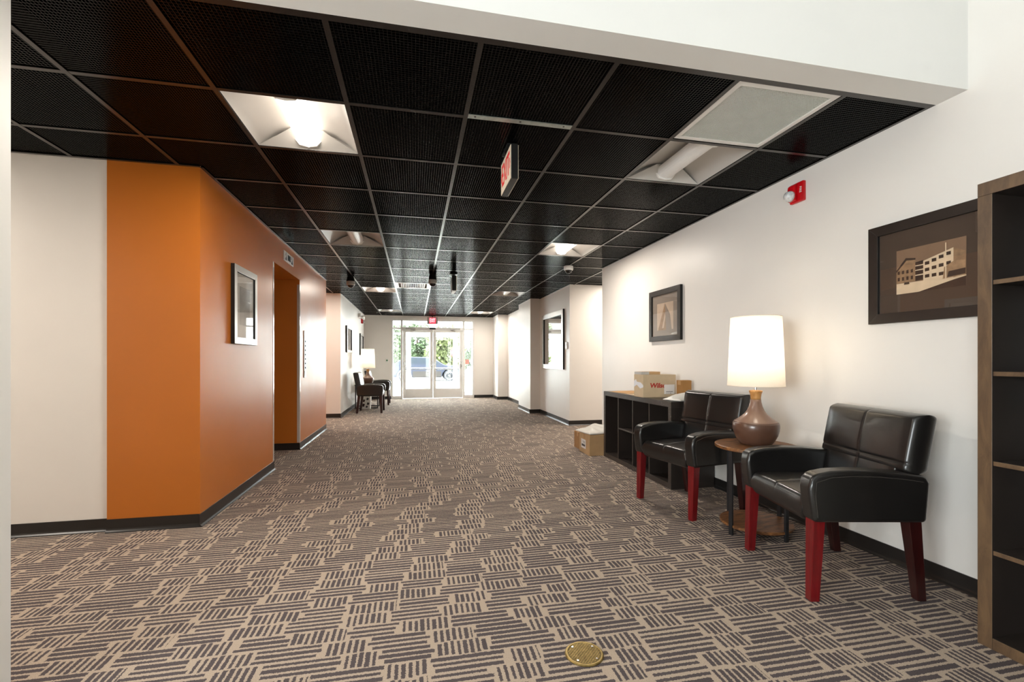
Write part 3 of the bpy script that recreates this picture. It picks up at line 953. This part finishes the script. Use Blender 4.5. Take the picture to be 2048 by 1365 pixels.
# ================================================================== ELEVATOR SIDE
ld = struct_empty('door_5', (EXB - 0.03, (EY0 + EY1) / 2, 0))
for s in (-1, 1):
    MB().box(-0.02, 0.02, min(0.003 * s, 0.54 * s), max(0.003 * s, 0.54 * s), 0.0, EZ).build('door_panel', M['chrome'], ld, 0.002)
for yy, s in ((EY0, -1), (EY1, 1)):
    g = MB()
    g.box(XL, XL + 0.003, min(yy, yy + s * 0.03), max(yy, yy + s * 0.03), 0.09, EZ if s < 0 else EZ - 0.06)
    g.box(XL - 0.03, XL + 0.003, min(yy, yy - s * 0.003), max(yy, yy - s * 0.003), 0.09, EZ if s < 0 else EZ - 0.06)
    o = g.build('corner_guard', M['guard'])
    tag(o, ('clear corner guard strip on the edge of the elevator opening beside the framed picture' if s < 0 else 'clear corner guard strip on the edge of the elevator opening beside the call panel'), 'corner guard', 'elevator corner guards')
ip = thing('elevator_indicator', 'white floor indicator panel with arrows above the elevator opening', 'indicator panel', (XL, 5.66, 2.30), PI / 2)
MB().box(-0.2, 0.2, -0.012, 0, -0.055, 0.055).build('plate', M['white_metal'], ip, 0.003)
MB().box(-0.055, 0.055, -0.015, -0.011, -0.032, 0.032).build('display', M['dark_glass'], ip)
for s in (-1, 1):
    for q in (0.028, -0.02):
        MB().prism([(s * 0.125 - 0.032, q - 0.022), (s * 0.125 + 0.032, q - 0.022), (s * 0.125, q + 0.022)], -0.015, -0.011, 'y').build('arrow', M['grey_plastic' if q > 0 else 'ink'], ip)
cp = thing('elevator_call_panel', 'tall narrow steel call panel with dark buttons beside the elevator opening', 'call panel', (XL, 6.46, 1.21), PI / 2)
MB().box(-0.055, 0.055, -0.01, 0, -0.31, 0.31).build('plate', M['alu'], cp, 0.003)
for k in range(7):
    MB().box(-0.02, 0.02, -0.014, -0.009, 0.17 - k * 0.058 - 0.012, 0.17 - k * 0.058 + 0.012).build('button', M['ink'], cp, 0.002)
MB().box(-0.035, 0.035, -0.013, -0.009, -0.28, -0.22).build('key_plate', M['chrome'], cp, 0.001)

# framed pictures ---------------------------------------------------------
def picture(name, label, cat, loc, rz, w, h, fw, dep, mf, edge, mat_m, pw, ph, pz=0.0, glass=True, mirror=False):
    o = thing(name, label, cat, loc, rz)
    fr = MB()
    W, Hh = w / 2, h / 2
    a, b = (W, Hh), (W - fw, Hh - fw)
    oc = [(-a[0], -a[1]), (a[0], -a[1]), (a[0], a[1]), (-a[0], a[1])]
    ic = [(-b[0], -b[1]), (b[0], -b[1]), (b[0], b[1]), (-b[0], b[1])]
    for k in range(4):
        n = (k + 1) % 4
        fm = MB()
        O = [oc[k], oc[n], ic[n], ic[k]]
        F = [(p[0], -dep, p[1]) for p in O]
        B = [(p[0], -0.001, p[1]) for p in O]
        fm.poly(F, 0)
        fm.poly([F[0], F[1], B[1], B[0]], 1)
        fm.poly([F[2], F[3], B[3], B[2]], 1)
        fm.poly([F[1], F[2], B[2], B[1]], 1)
        fm.poly([F[3], F[0], B[0], B[3]], 1)
        fm.poly(B[::-1], 1)
        fm.build('frame_rail', [mf, edge], o, 0.0015)
    yb = -dep * 0.45
    if mirror:
        MB().box(-b[0], b[0], yb, -0.002, -b[1], b[1]).build('mirror_glass', M['mirror'], o)
        return o
    m_ = MB().box(-b[0], b[0], yb, -0.002, -b[1], b[1]).build('mat_board', mat_m, o)
    o['_p'] = yb
    if glass:
        MB().box(-b[0], b[0], yb - 0.006, yb - 0.004, -b[1], b[1]).build('glass', M['pic_glass'], o)
    return o
def print_polys(parent, y, mats, polys):
    mb = MB()
    for i, (mi, pts) in enumerate(polys):
        mb.poly([(p[0], y - 0.00015 * (i + 1), p[1]) for p in pts], mi)
    return mb.build('print', mats, parent)
def rect(x0, x1, z0, z1): return [(x0, z0), (x1, z0), (x1, z1), (x0, z1)]

big = picture('framed_picture', 'large black framed sepia photograph of a building in a brown mat beside the tall bookcase', 'picture', (XR, 1.857, 1.615), -PI / 2, 0.62, 0.555, 0.055, 0.03, M['black_frame'], M['black_edge'], M['mat_brown'], 0, 0, glass=True)
# sepia building print: x along the wall towards the camera, z up
P = [(0, rect(-0.162, 0.164, -0.123, 0.117))]
def B_(u, v): return (-0.162 + 0.326 * u, -0.123 + 0.24 * v)
def Q(*uv): return [B_(*p) for p in uv]
P += [(1, Q((0, 0.0), (1, 0.0), (1, 0.22), (0, 0.24))), (3, Q((0.35, 0.0), (1, 0.0), (1, 0.2), (0.85, 0.16)))]
P += [(2, Q((0, 0.24), (0.3, 0.26), (0.3, 0.74), (0.16, 0.78), (0, 0.58))), (3, Q((0, 0.55), (0.15, 0.80), (0.3, 0.76), (0.3, 0.72), (0.16, 0.74), (0, 0.5)))]
for k in range(4):
    P.append((3, Q((0.02 + 0.07 * k, 0.3), (0.055 + 0.07 * k, 0.3), (0.055 + 0.07 * k, 0.38), (0.02 + 0.07 * k, 0.38))))
    P.append((3, Q((0.02 + 0.07 * k, 0.45), (0.055 + 0.07 * k, 0.45), (0.055 + 0.07 * k, 0.53), (0.02 + 0.07 * k, 0.52))))
P += [(3, Q((0.3, 0.25), (0.42, 0.25), (0.42, 0.68), (0.3, 0.66)))]
for z in (0.36, 0.47, 0.57):
    P.append((1, Q((0.3, z), (0.42, z), (0.42, z + 0.025), (0.3, z + 0.02))))
P += [(1, Q((0.42, 0.22), (0.84, 0.2), (0.84, 0.82), (0.42, 0.66))), (2, Q((0.84, 0.2), (1, 0.24), (1, 0.7), (0.84, 0.82)))]
for k in range(4):
    for j in range(3):
        u0 = 0.445 + 0.1 * k
        top = 0.04 * k
        z0 = 0.28 + 0.14 * j + top * (j / 2)
        P.append((3, Q((u0, z0), (u0 + 0.065, z0 + 0.005), (u0 + 0.065, z0 + 0.075), (u0, z0 + 0.07))))
P += [(2, Q((0.70, 0.2), (1, 0.22), (1, 0.52), (0.86, 0.55), (0.72, 0.44))), (3, Q((0.76, 0.22), (1, 0.24), (1, 0.36), (0.78, 0.34))), (1, Q((0.735, 0.2), (0.75, 0.2), (0.75, 0.95), (0.735, 0.95)))]
P += [(3, Q((0.13, 0.2), (0.22, 0.2), (0.21, 0.25), (0.14, 0.25)))]
print_polys(big, big['_p'], [M['sepia_sky'], M['sepia_lite'], M['sepia_mid'], M['sepia_dark']], P)
small = picture('framed_picture', 'small black framed print of a pointed tower above the low cubby shelf', 'picture', (XR, 4.405, 1.615), -PI / 2, 0.62, 0.555, 0.055, 0.03, M['black_frame'], M['black_edge'], M['mat_grey'], 0, 0)
T_ = [(0, rect(-0.16, 0.16, -0.16, 0.13)), (1, [(-0.14, -0.16), (0.13, -0.16), (0.1, 0.0), (0.0, 0.125)])]
T_ += [(0, [(-0.06, -0.14), (-0.02, -0.14), (0.01, -0.02), (0.0, 0.02)]), (2, [(0.02, -0.16), (0.13, -0.16), (0.1, 0.0), (0.0, 0.125)])]
print_polys(small, small['_p'], [M['pale_print'], M['sepia_mid'], M['mat_grey']], T_)
op = picture('framed_picture', 'silver framed pale print hung on the orange wall before the elevator', 'picture', (XL, 4.26, 1.583), PI / 2, 0.53, 0.64, 0.055, 0.03, M['silver_frame'], M['black_edge'], M['mat_white'], 0, 0)
print_polys(op, op['_p'], [M['abstract_print']], [(0, rect(-0.12, 0.12, -0.16, 0.16))])
lp = picture('framed_picture', 'dark edged pale print on the far left wall above the first armchair', 'picture', (XL, 10.5, 1.585), PI / 2, 0.8, 0.57, 0.055, 0.035, M['silver_frame'], M['black_edge'], M['mat_white'], 0, 0)
print_polys(lp, lp['_p'], [M['abstract_print']], [(0, rect(-0.2, 0.2, -0.14, 0.14))])
lq = picture('framed_picture', 'dark edged pale print on the far left wall just behind the white lamp shade', 'picture', (XL, 12.9, 1.56), PI / 2, 0.72, 0.57, 0.055, 0.035, M['silver_frame'], M['black_edge'], M['mat_white'], 0, 0)
print_polys(lq, lq['_p'], [M['abstract_print']], [(0, rect(-0.2, 0.2, -0.14, 0.14))])
picture('wall_mirror', 'large silver framed mirror on the white wall beyond the right recess', 'mirror', (XR, 8.45, 1.51), -PI / 2, 1.36, 1.09, 0.09, 0.035, M['silver_frame'], M['black_edge'], None, 0, 0, mirror=True)

# alarms and wall plates ------------------------------------------------------
al = thing('fire_alarm_strobe', 'red fire alarm strobe with clear lens high on the right wall', 'fire alarm', (XR, 2.685, 2.297), -PI / 2)
MB().prism([(-0.058, -0.068), (0.058, -0.068), (0.058, 0.068), (-0.058, 0.068)], -0.025, 0, 'y').build('back_box', M['red_plastic'], al, 0.006)
pr = [(-0.025, -0.06), (-0.05, -0.055), (-0.055, 0.0), (-0.05, 0.05), (-0.025, 0.065)]
MB().prism(pr, -0.052, 0.01, 'x').build('housing', M['red_plastic'], al, 0.008)
MB().lathe([(0.004, -0.045), (0.028, -0.035), (0.036, -0.015), (0.038, 0.0)], 20, (-0.022, -0.05, -0.022), axis='y').build('strobe_lens', M['strobe_lens'], al, smooth=True)
text_on('lettering', text_mesh('alarm_text', 'FIRE', 0.026, M['white_metal'], 0.0005, 0, 0.9), al, (0.036, -0.0265, 0.01), (PI / 2, PI / 2, 0))
el = thing('emergency_light', 'white twin head emergency light high on the far left wall', 'emergency light', (XL, 12.35, 2.29), PI / 2)
MB().box(-0.13, 0.13, -0.07, 0, -0.05, 0.05).build('body', M['white_metal'], el, 0.01)
for s in (-1, 1):
    MB().lathe([(0.03, 0.0), (0.045, -0.05), (0.045, -0.065), (0.03, -0.07)], 18, (s * 0.1, -0.075, -0.05), axis='y').build('lamp_head', M['white_metal'], el)
al2 = thing('fire_alarm_strobe', 'small red fire alarm strobe on the far left wall by the emergency light', 'fire alarm', (XL, 12.95, 2.2), PI / 2)
MB().box(-0.055, 0.055, -0.05, 0, -0.065, 0.065).build('housing', M['red_plastic'], al2, 0.01)
MB().lathe([(0.004, -0.045), (0.028, -0.035), (0.036, -0.015), (0.038, 0.0)], 20, (0, -0.05, -0.022), axis='y').build('strobe_lens', M['strobe_lens'], al2, smooth=True)
th = thing('thermostat', 'small white thermostat on the wall beside the mirror', 'thermostat', (XR, 7.64, 1.39), -PI / 2)
MB().box(-0.05, 0.05, -0.02, 0, -0.065, 0.065).build('body', M['white_metal'], th, 0.008)
MB().box(-0.03, 0.03, -0.022, -0.019, 0.0, 0.04).build('display', M['grey_plastic'], th)

# floor outlet ------------------------------------------------------------------
fo = thing('floor_outlet_cover', 'round worn brass outlet cover set in the carpet', 'floor outlet', (0.635, 1.65, 0.0))
MB().lathe([(0.074, 0), (0.074, 0.003), (0.070, 0.006), (0.064, 0.006), (0.062, 0.004)], 48).build('rim', M['brass'], fo)
MB().lathe([(0.062, 0.002), (0.062, 0.0045)], 48).build('plate', M['brass_dark'], fo)
gr = MB()
for k in range(-6, 7):
    u = k * 0.009
    hl = math.sqrt(max(0, 0.06 ** 2 - u * u))
    gr.x = Matrix.Rotation(PI / 4, 4, 'Z')
    gr.box(u - 0.0013, u + 0.0013, -hl, hl, 0.0045, 0.0056)
    gr.box(-hl, hl, u - 0.0013, u + 0.0013, 0.0045, 0.0056)
g_ = gr.build('tread_ridges', M['brass'], fo)
g_['kind'] = 'stuff'
for a in (0.6, 2.2, 3.9, 5.4):
    MB().lathe([(0.004, 0.0045), (0.004, 0.0065)], 10, (0.054 * math.cos(a), 0.054 * math.sin(a), 0)).build('screw', M['chrome'], fo)

# ================================================================== FURNITURE
def make_chair(legmat, rearmat):
    o = thing('armchair', 'black leather armchair', 'armchair', group='black leather armchairs')
    HW = 0.283
    for s in (-1, 1):
        MB().frustum((s * (HW + 0.002), -0.004, 0.0), (0.021, 0.021), (s * HW, 0.012, 0.40), (0.029, 0.029)).build('leg', legmat, o, 0.003)
        MB().frustum((s * (HW - 0.004), 0.50, 0.0), (0.02, 0.02), (s * HW, 0.455, 0.40), (0.028, 0.03)).build('leg', rearmat, o, 0.003)
    # arms: closed upholstered sides
    prof = [(-0.022, 0.375), (-0.036, 0.46), (-0.042, 0.53), (-0.036, 0.573), (-0.012, 0.600), (0.06, 0.614), (0.16, 0.620), (0.28, 0.617), (0.40, 0.606), (0.50, 0.592), (0.515, 0.56), (0.500, 0.375)]
    for s in (-1, 1):
        a = MB().prism(prof, s * HW - 0.045, s * HW + 0.045, 'x').build('arm', M['leather'], o, 0.02, 4, True)
        pts = [(s * (HW + 0.0445), y, z) for y, z in ((-0.005, 0.40), (-0.016, 0.50), (-0.012, 0.563), (0.06, 0.586), (0.16, 0.592), (0.28, 0.589), (0.40, 0.578), (0.48, 0.566))]
        MB().tube(pts, 0.0018, 6).build('seam', M['stitch'], a)
    # seat cushion
    def sx(p): return (p[0], 0.225 + p[2], 0.418 - p[1])
    MB().pad(0.485, 0.50, 0.125, 0.03, gx=(0.0,), xf=sx, puff=0.016, gd=0.005).build('seat', M['leather'], o, smooth=True)
    # lower and upper back pads, reclined
    rc = math.radians(11)
    def bx_(z0, dy=0.0):
        def f(p):
            x, y, z = p
            zz = z + z0
            return (x, 0.445 + y * math.cos(rc) + (zz - 0.45) * math.sin(rc) + dy, 0.45 + (zz - 0.45) * math.cos(rc) + y * -math.sin(rc) * -0.0)
        return f
    MB().pad(0.49, 0.22, 0.11, 0.012, gx=(0.0,), xf=bx_(0.535), puff=0.004).build('lower_backrest', M['leather'], o, smooth=True)
    MB().pad(0.605, 0.285, 0.115, 0.024, gx=(0.0,), gz=(-0.092,), xf=bx_(0.738, 0.002), puff=0.01).build('backrest', M['leather'], o, smooth=True)
    MB().box(-0.25, 0.25, 0.44, 0.495, 0.375, 0.61).build('rear_panel', M['leather'], o, 0.01)
    return o
def chair_at(o, fx, fy, vx, vy, label):
    # (fx, fy) midpoint between the front legs, (vx, vy) direction from front to back
    o.location = (fx, fy, 0)
    o.rotation_euler = (0, 0, math.atan2(-vx, vy))
    o['label'] = label
ch1 = make_chair(M['red_wood'], M['dark_shaded_wood'])  # rear legs take a darker wood colour in place of shadow
chair_at(ch1, 1.896, 2.079, 0.977, -0.215, 'black leather armchair with red front legs between the lamp table and the tall bookcase')
ch2 = copy_tree(ch1)
chair_at(ch2, 1.863, 3.152, 0.983, 0.186, 'black leather armchair with red front legs beside the low cubby shelf')
ch3 = make_chair(M['dark_shaded_wood'], M['dark_shaded_wood'])
chair_at(ch3, -0.70, 10.42, -1.0, 0.02, 'black leather armchair with dark legs against the far left wall beside the orange wall end')
ch4 = copy_tree(ch3)
chair_at(ch4, -0.66, 12.18, -1.0, 0.0, 'black leather armchair with dark legs tucked behind the lamp near the glass doors')

# round lamp table
tb = thing('side_table', 'round rustic wood side table with black legs between two red legged armchairs', 'side table', (2.215, 2.62, 0), 0.1)
MB().lathe([(0.24, 0.545), (0.25, 0.55), (0.25, 0.566), (0.245, 0.57)], 48).build('table_top', M['rustic'], tb)
MB().lathe([(0.215, 0.045), (0.22, 0.05), (0.22, 0.062), (0.215, 0.065)], 48).build('lower_shelf', M['rustic'], tb)
for k in range(4):
    a = math.radians(188 + 90 * k - 4)
    m4 = Matrix.Rotation(a, 4, 'Z')
    lg = MB()
    lg.x = m4
    lg.box(0.212, 0.226, -0.013, 0.013, 0, 0.545)
    lg.build('leg', M['steel_black'], tb, 0.001)

def lamp(label, loc, watts):
    o = thing('table_lamp', label, 'table lamp', loc)
    low = [(0.078, 0.0), (0.092, 0.004), (0.112, 0.03), (0.129, 0.065), (0.139, 0.1), (0.141, 0.122), (0.139, 0.142), (0.135, 0.150)]
    MB().lathe(low, 48).build('base', M['ceramic'], o, smooth=True)
    neck = [(0.135, 0.150), (0.128, 0.156), (0.108, 0.169), (0.088, 0.185), (0.068, 0.204), (0.052, 0.226), (0.041, 0.254), (0.034, 0.282), (0.032, 0.300)]
    MB().lathe(neck, 48).build('neck', M['ceramic_top'], o, smooth=True)
    MB().lathe([(0.031, 0.298), (0.031, 0.312), (0.034, 0.335), (0.041, 0.352), (0.041, 0.358), (0.018, 0.362)], 32).build('wood_cap', M['lamp_wood'], o, smooth=True)
    MB().lathe([(0.008, 0.360), (0.008, 0.50)], 12).build('stem', M['chrome'], o)
    sh = MB()
    sh.lathe([(0.172, 0.39), (0.153, 0.845)], 64, caps=False)
    so = sh.build('shade', M['shade'], o, smooth=True)
    tr = MB()
    for r_, z_ in ((0.172, 0.39), (0.153, 0.845)):
        tr.tube([((r_) * math.cos(a), r_ * math.sin(a), z_) for a in [2 * PI * k / 48 for k in range(49)]], 0.0022, 6)
    tr.build('rim_wire', M['shade'], so, smooth=True)
    sp = MB()
    for k in range(3):
        a = 2 * PI * k / 3
        sp.tube([(0.02 * math.cos(a), 0.02 * math.sin(a), 0.825), (0.152 * math.cos(a), 0.152 * math.sin(a), 0.835)], 0.0025, 6)
    sp.tube([(0, 0, 0.50), (0.05, 0, 0.60), (0.05, 0, 0.74), (0, 0, 0.83)], 0.0025, 6)
    sp.build('shade_spider', M['chrome'], so)
    MB().lathe([(0.014, 0.50), (0.016, 0.54), (0.03, 0.59), (0.034, 0.62), (0.028, 0.65), (0.004, 0.665)], 20).build('bulb', M['bulb_on'], o, smooth=True)
    l = bpy.data.lights.new('lamp_bulb_light', 'POINT')
    l.energy = watts
    l.color = (1.0, 0.87, 0.70)
    l.shadow_soft_size = 0.05
    lo = bpy.data.objects.new('lamp_bulb_light', l)
    C.objects.link(lo)
    lo.parent = o
    lo.location = (0.0, 0.0, 0.69)
    return o
lamp('brown ceramic table lamp with white drum shade between the red legged armchairs', (2.215, 2.62, 0.57), 0.6)

# far left table, lamp and box
ft = thing('side_table', 'dark side table with an open metal frame against the far left wall between armchairs', 'side table', (-1.11, 11.42, 0))
MB().box(-0.27, 0.27, -0.27, 0.27, 0.535, 0.56).build('table_top', M['espresso'], ft, 0.003)
for s in (-1, 1):
    fr = MB()
    y = s * 0.25
    fr.box(-0.26, -0.235, y - 0.0125, y + 0.0125, 0, 0.535).box(0.235, 0.26, y - 0.0125, y + 0.0125, 0, 0.535).box(-0.235, 0.235, y - 0.0125, y + 0.0125, 0, 0.025)
    fr.build('leg_frame', M['steel_black'], ft)
lamp('brown ceramic table lamp with white drum shade beside the far left wall', (-1.11, 11.42, 0.56), 0.6)
gb = thing('patterned_bag', 'white and brown patterned bag on the carpet between the far side table and the armchair', 'bag', (-1.12, 11.05, 0))
MB().prism([(-0.11, 0.0), (0.11, 0.0), (0.12, 0.33), (-0.12, 0.33)], -0.07, 0.07, 'y').build('bag_body', M['paper'], gb, 0.01)
for (x, z, s_, mt) in ((-0.05, 0.1, 0.04, 'dark_shaded_wood'), (-0.04, 0.2, 0.035, 'dark_shaded_wood'), (0.05, 0.24, 0.03, 'ink'), (0.06, 0.13, 0.03, 'ink'), (0.03, 0.06, 0.025, 'ink'), (-0.07, 0.28, 0.02, 'ink')):
    MB().prism([(x - s_, z - s_ * 0.8), (x + s_ * 0.5, z - s_), (x + s_, z + s_ * 0.6), (x - s_ * 0.6, z + s_)], -0.073, -0.07, 'y').build('pattern_patch', M[mt], gb)

# tall bookcase (front faces -x)
BX0, BX1 = 2.20, 2.61
by1, by0 = 1.392, 0.62
bc = thing('bookcase', 'tall dark open cube bookcase against the right wall', 'bookcase', (0, 0, 0))
e_ = [M['espresso'], M['lit_espresso_edge']]
def board(parent, name, x0, x1, y0, y1, z0, z1, bevel=0.0015, front=True, mats=None):
    o = MB().box(x0, x1, y0, y1, z0, z1).build(name, mats or e_, parent, bevel)
    if front:
        for p in o.data.polygons:
            if p.normal.x < -0.9:
                p.material_index = 1
    return o
board(bc, 'side_panel', BX0, BX1, by1 - 0.048, by1, 0, 1.78)
board(bc, 'side_panel', BX0, BX1, by0, by0 + 0.048, 0, 1.78)
board(bc, 'top_panel', BX0, BX1, by0, by1, 1.78, 1.832)
board(bc, 'bottom_panel', BX0, BX1, by0 + 0.048, by1 - 0.048, 0, 0.045)
bm_ = (by0 + by1) / 2
board(bc, 'divider', BX0, BX1 - 0.01, bm_ - 0.008, bm_ + 0.008, 0.045, 1.78)
for z in (0.377, 0.726, 1.076, 1.433):
    for (a, b) in ((by0 + 0.048, bm_ - 0.008), (bm_ + 0.008, by1 - 0.048)):
        board(bc, 'shelf', BX0 + 0.004, BX1 - 0.01, a, b, z - 0.009, z + 0.009)
board(bc, 'back_panel', BX1 - 0.01, BX1 - 0.002, by0 + 0.048, by1 - 0.048, 0.045, 1.78, 0.0, False)

# low cubby shelf
CX0, CX1, CY0, CY1, CZ = 2.18, 2.605, 3.585, 5.03, 0.767
cs = thing('cubby_shelf', 'low dark cubby shelf with scuffed front edges holding parcels', 'shelf', (0, 0, 0))
e2 = [M['espresso'], M['scuffed']]
board(cs, 'top_panel', CX0, CX1, CY0, CY1, CZ - 0.05, CZ, mats=e2)
board(cs, 'bottom_panel', CX0, CX1, CY0, CY1, 0, 0.05, mats=e2)
board(cs, 'side_panel', CX0, CX1, CY0, CY0 + 0.048, 0.05, CZ - 0.05, mats=e2)
board(cs, 'side_panel', CX0, CX1, CY1 - 0.048, CY1, 0.05, CZ - 0.05, mats=e2)
cw = (CY1 - CY0 - 0.096) / 4
for k in (1, 2, 3):
    y = CY0 + 0.048 + cw * k
    board(cs, 'divider', CX0 + 0.002, CX1 - 0.01, y - 0.009, y + 0.009, 0.05, CZ - 0.05, mats=e2)
for k in range(3):
    y = CY0 + 0.048 + cw * k
    board(cs, 'shelf', CX0 + 0.004, CX1 - 0.01, y + 0.009, y + cw - 0.009, 0.375, 0.391, mats=e2)
board(cs, 'back_panel', CX1 - 0.01, CX1 - 0.002, CY0 + 0.048, CY1 - 0.048, 0.05, CZ - 0.05, 0.0, False)

# ---- parcels -----------------------------------------------------------------
def carton(label, x0, y0, z0, w, dpt, h, mat, rz=0.0, name='cardboard_box', top_tape=True):
    o = thing(name, label, 'cardboard box', (x0, y0, z0), rz)
    MB().box(0, w, 0, dpt, 0, h).build('carton', mat, o, 0.003)
    if top_tape:
        fl_ = MB().box(0.004, w - 0.004, dpt / 2 - 0.0015, dpt / 2 + 0.0015, h - 0.002, h + 0.0006).build('flap_seam', M['ink'], o)
        MB().box(-0.0008, w + 0.0008, dpt / 2 - 0.025, dpt / 2 + 0.025, h * 0.75, h + 0.0012).build('packing_tape', M['kraft'], o)
    return o
wb_ = carton('pale cardboard box with red lettering and a white label on the low cubby shelf', 2.165, 4.05, CZ, 0.35, 0.19, 0.222, M['card_pale'], 0.0, top_tape=False)
ws = text_mesh('brand_lettering', 'Wilson', 0.064, M['red_ink'], 0.0004, 0.15, 1.12, 0.002, 'LEFT')
text_on('red_lettering', ws, wb_, (0.069, -0.0008, 0.115), (PI / 2, 0, 0))
lb = MB().box(0.222, 0.335, -0.0022, -0.0012, 0.032, 0.125).build('shipping_label', M['paper'], wb_)
MB().box(0.242, 0.315, -0.0028, -0.002, 0.052, 0.057).box(0.246, 0.256, -0.0028, -0.002, 0.038, 0.042).box(0.262, 0.272, -0.0028, -0.002, 0.038, 0.042).box(0.28, 0.30, -0.0028, -0.002, 0.038, 0.042).build('print_line', M['ink'], lb)
MB().prism([(0.0, 0.10), (0.06, 0.085), (0.13, 0.12), (0.19, 0.095), (0.19, 0.15), (0.15, 0.175), (0.13, 0.15), (0.05, 0.145), (0.0, 0.12)], -0.0015, -0.0004, 'x').build('packing_tape', M['clear_tape'], wb_)
flat = carton('thin flat parcel lying on top of the red lettered box', 2.172, 4.10, CZ + 0.222, 0.21, 0.13, 0.028, M['card'], 0.05, 'flat_parcel', False)
MB().box(-0.001, 0.085, -0.001, 0.131, 0.001, 0.0275).build('grey_sleeve', M['grey_plastic'], flat)
carton('small brown cardboard box standing by the wall next to the red lettered box', 2.462, 3.86, CZ, 0.10, 0.095, 0.172, M['card_dark'], 0.0)
# envelopes and mailers
def mailer(label, loc, rz, w, h, t, mat, name, seed, xtilt=0.0):
    rn = random.Random(seed)
    ph = [rn.uniform(0, 6) for _ in range(6)]
    o = MB()
    def xf(p):
        x, y, z = p
        e = max(0, 1 - (2 * x / w) ** 2) * max(0, 1 - (2 * z / h) ** 2)
        lift = 0.18 * t * (math.sin(x * 28 + ph[0]) * math.sin(z * 24 + ph[1]) + 0.6 * math.sin(x * 60 + z * 45 + ph[2])) * min(1, e * 3)
        zz = (-y) * (0.35 + 0.65 * e) + lift
        return (x, z, max(0.0005, zz + t * 0.5 * (0.35 + 0.65 * e)))
    o.pad(w, h, t, 0.02, xf=xf, puff=t * 0.3, n=24)
    b = o.build(name, mat, None, smooth=True)
    b.location = loc
    b.rotation_euler = (0, 0, rz)
    return b
tag(mailer('', (2.385, 3.70, CZ + 0.001), 0.3, 0.34, 0.2, 0.05, M['poly'], 'poly_mailer', 3), 'crumpled white poly mailer on the end of the low cubby shelf behind the armchair', 'mailer')
tag(mailer('', (2.39, 4.74, CZ + 0.001), 0.12, 0.36, 0.36, 0.012, M['kraft'], 'kraft_envelope', 5), 'flat brown kraft envelope on the far end of the low cubby shelf', 'envelope')
tag(mailer('', (2.30, 4.38, CZ + 0.001), -0.1, 0.2, 0.25, 0.008, M['card_pale'], 'flat_mailer', 6), 'thin pale flat mailer lying behind the red lettered box', 'mailer')
fb = carton('open topped looking cardboard box with white label on the carpet at the end of the shelf', 2.01, 5.05, 0.0, 0.44, 0.34, 0.245, M['card'])
fb['label'] = 'taped cardboard box with a white side label on the carpet against the shelf end'
lb2 = MB().box(-0.002, -0.0005, 0.12, 0.27, 0.06, 0.17).build('shipping_label', M['paper'], fb)
MB().box(-0.0027, -0.0018, 0.14, 0.25, 0.085, 0.11).box(-0.0027, -0.0018, 0.14, 0.2, 0.125, 0.13).box(-0.0027, -0.0018, 0.14, 0.22, 0.14, 0.145).build('print_line', M['ink'], lb2)
carton('dark brown cardboard box on the carpet hidden behind the taped floor box', 2.04, 5.41, 0.0, 0.4, 0.25, 0.21, M['card_dark'])
tag(mailer('', (2.19, 5.24, 0.247), 0.15, 0.42, 0.34, 0.075, M['poly'], 'poly_mailer', 8), 'white poly mailer lying on top of the taped floor box', 'mailer')
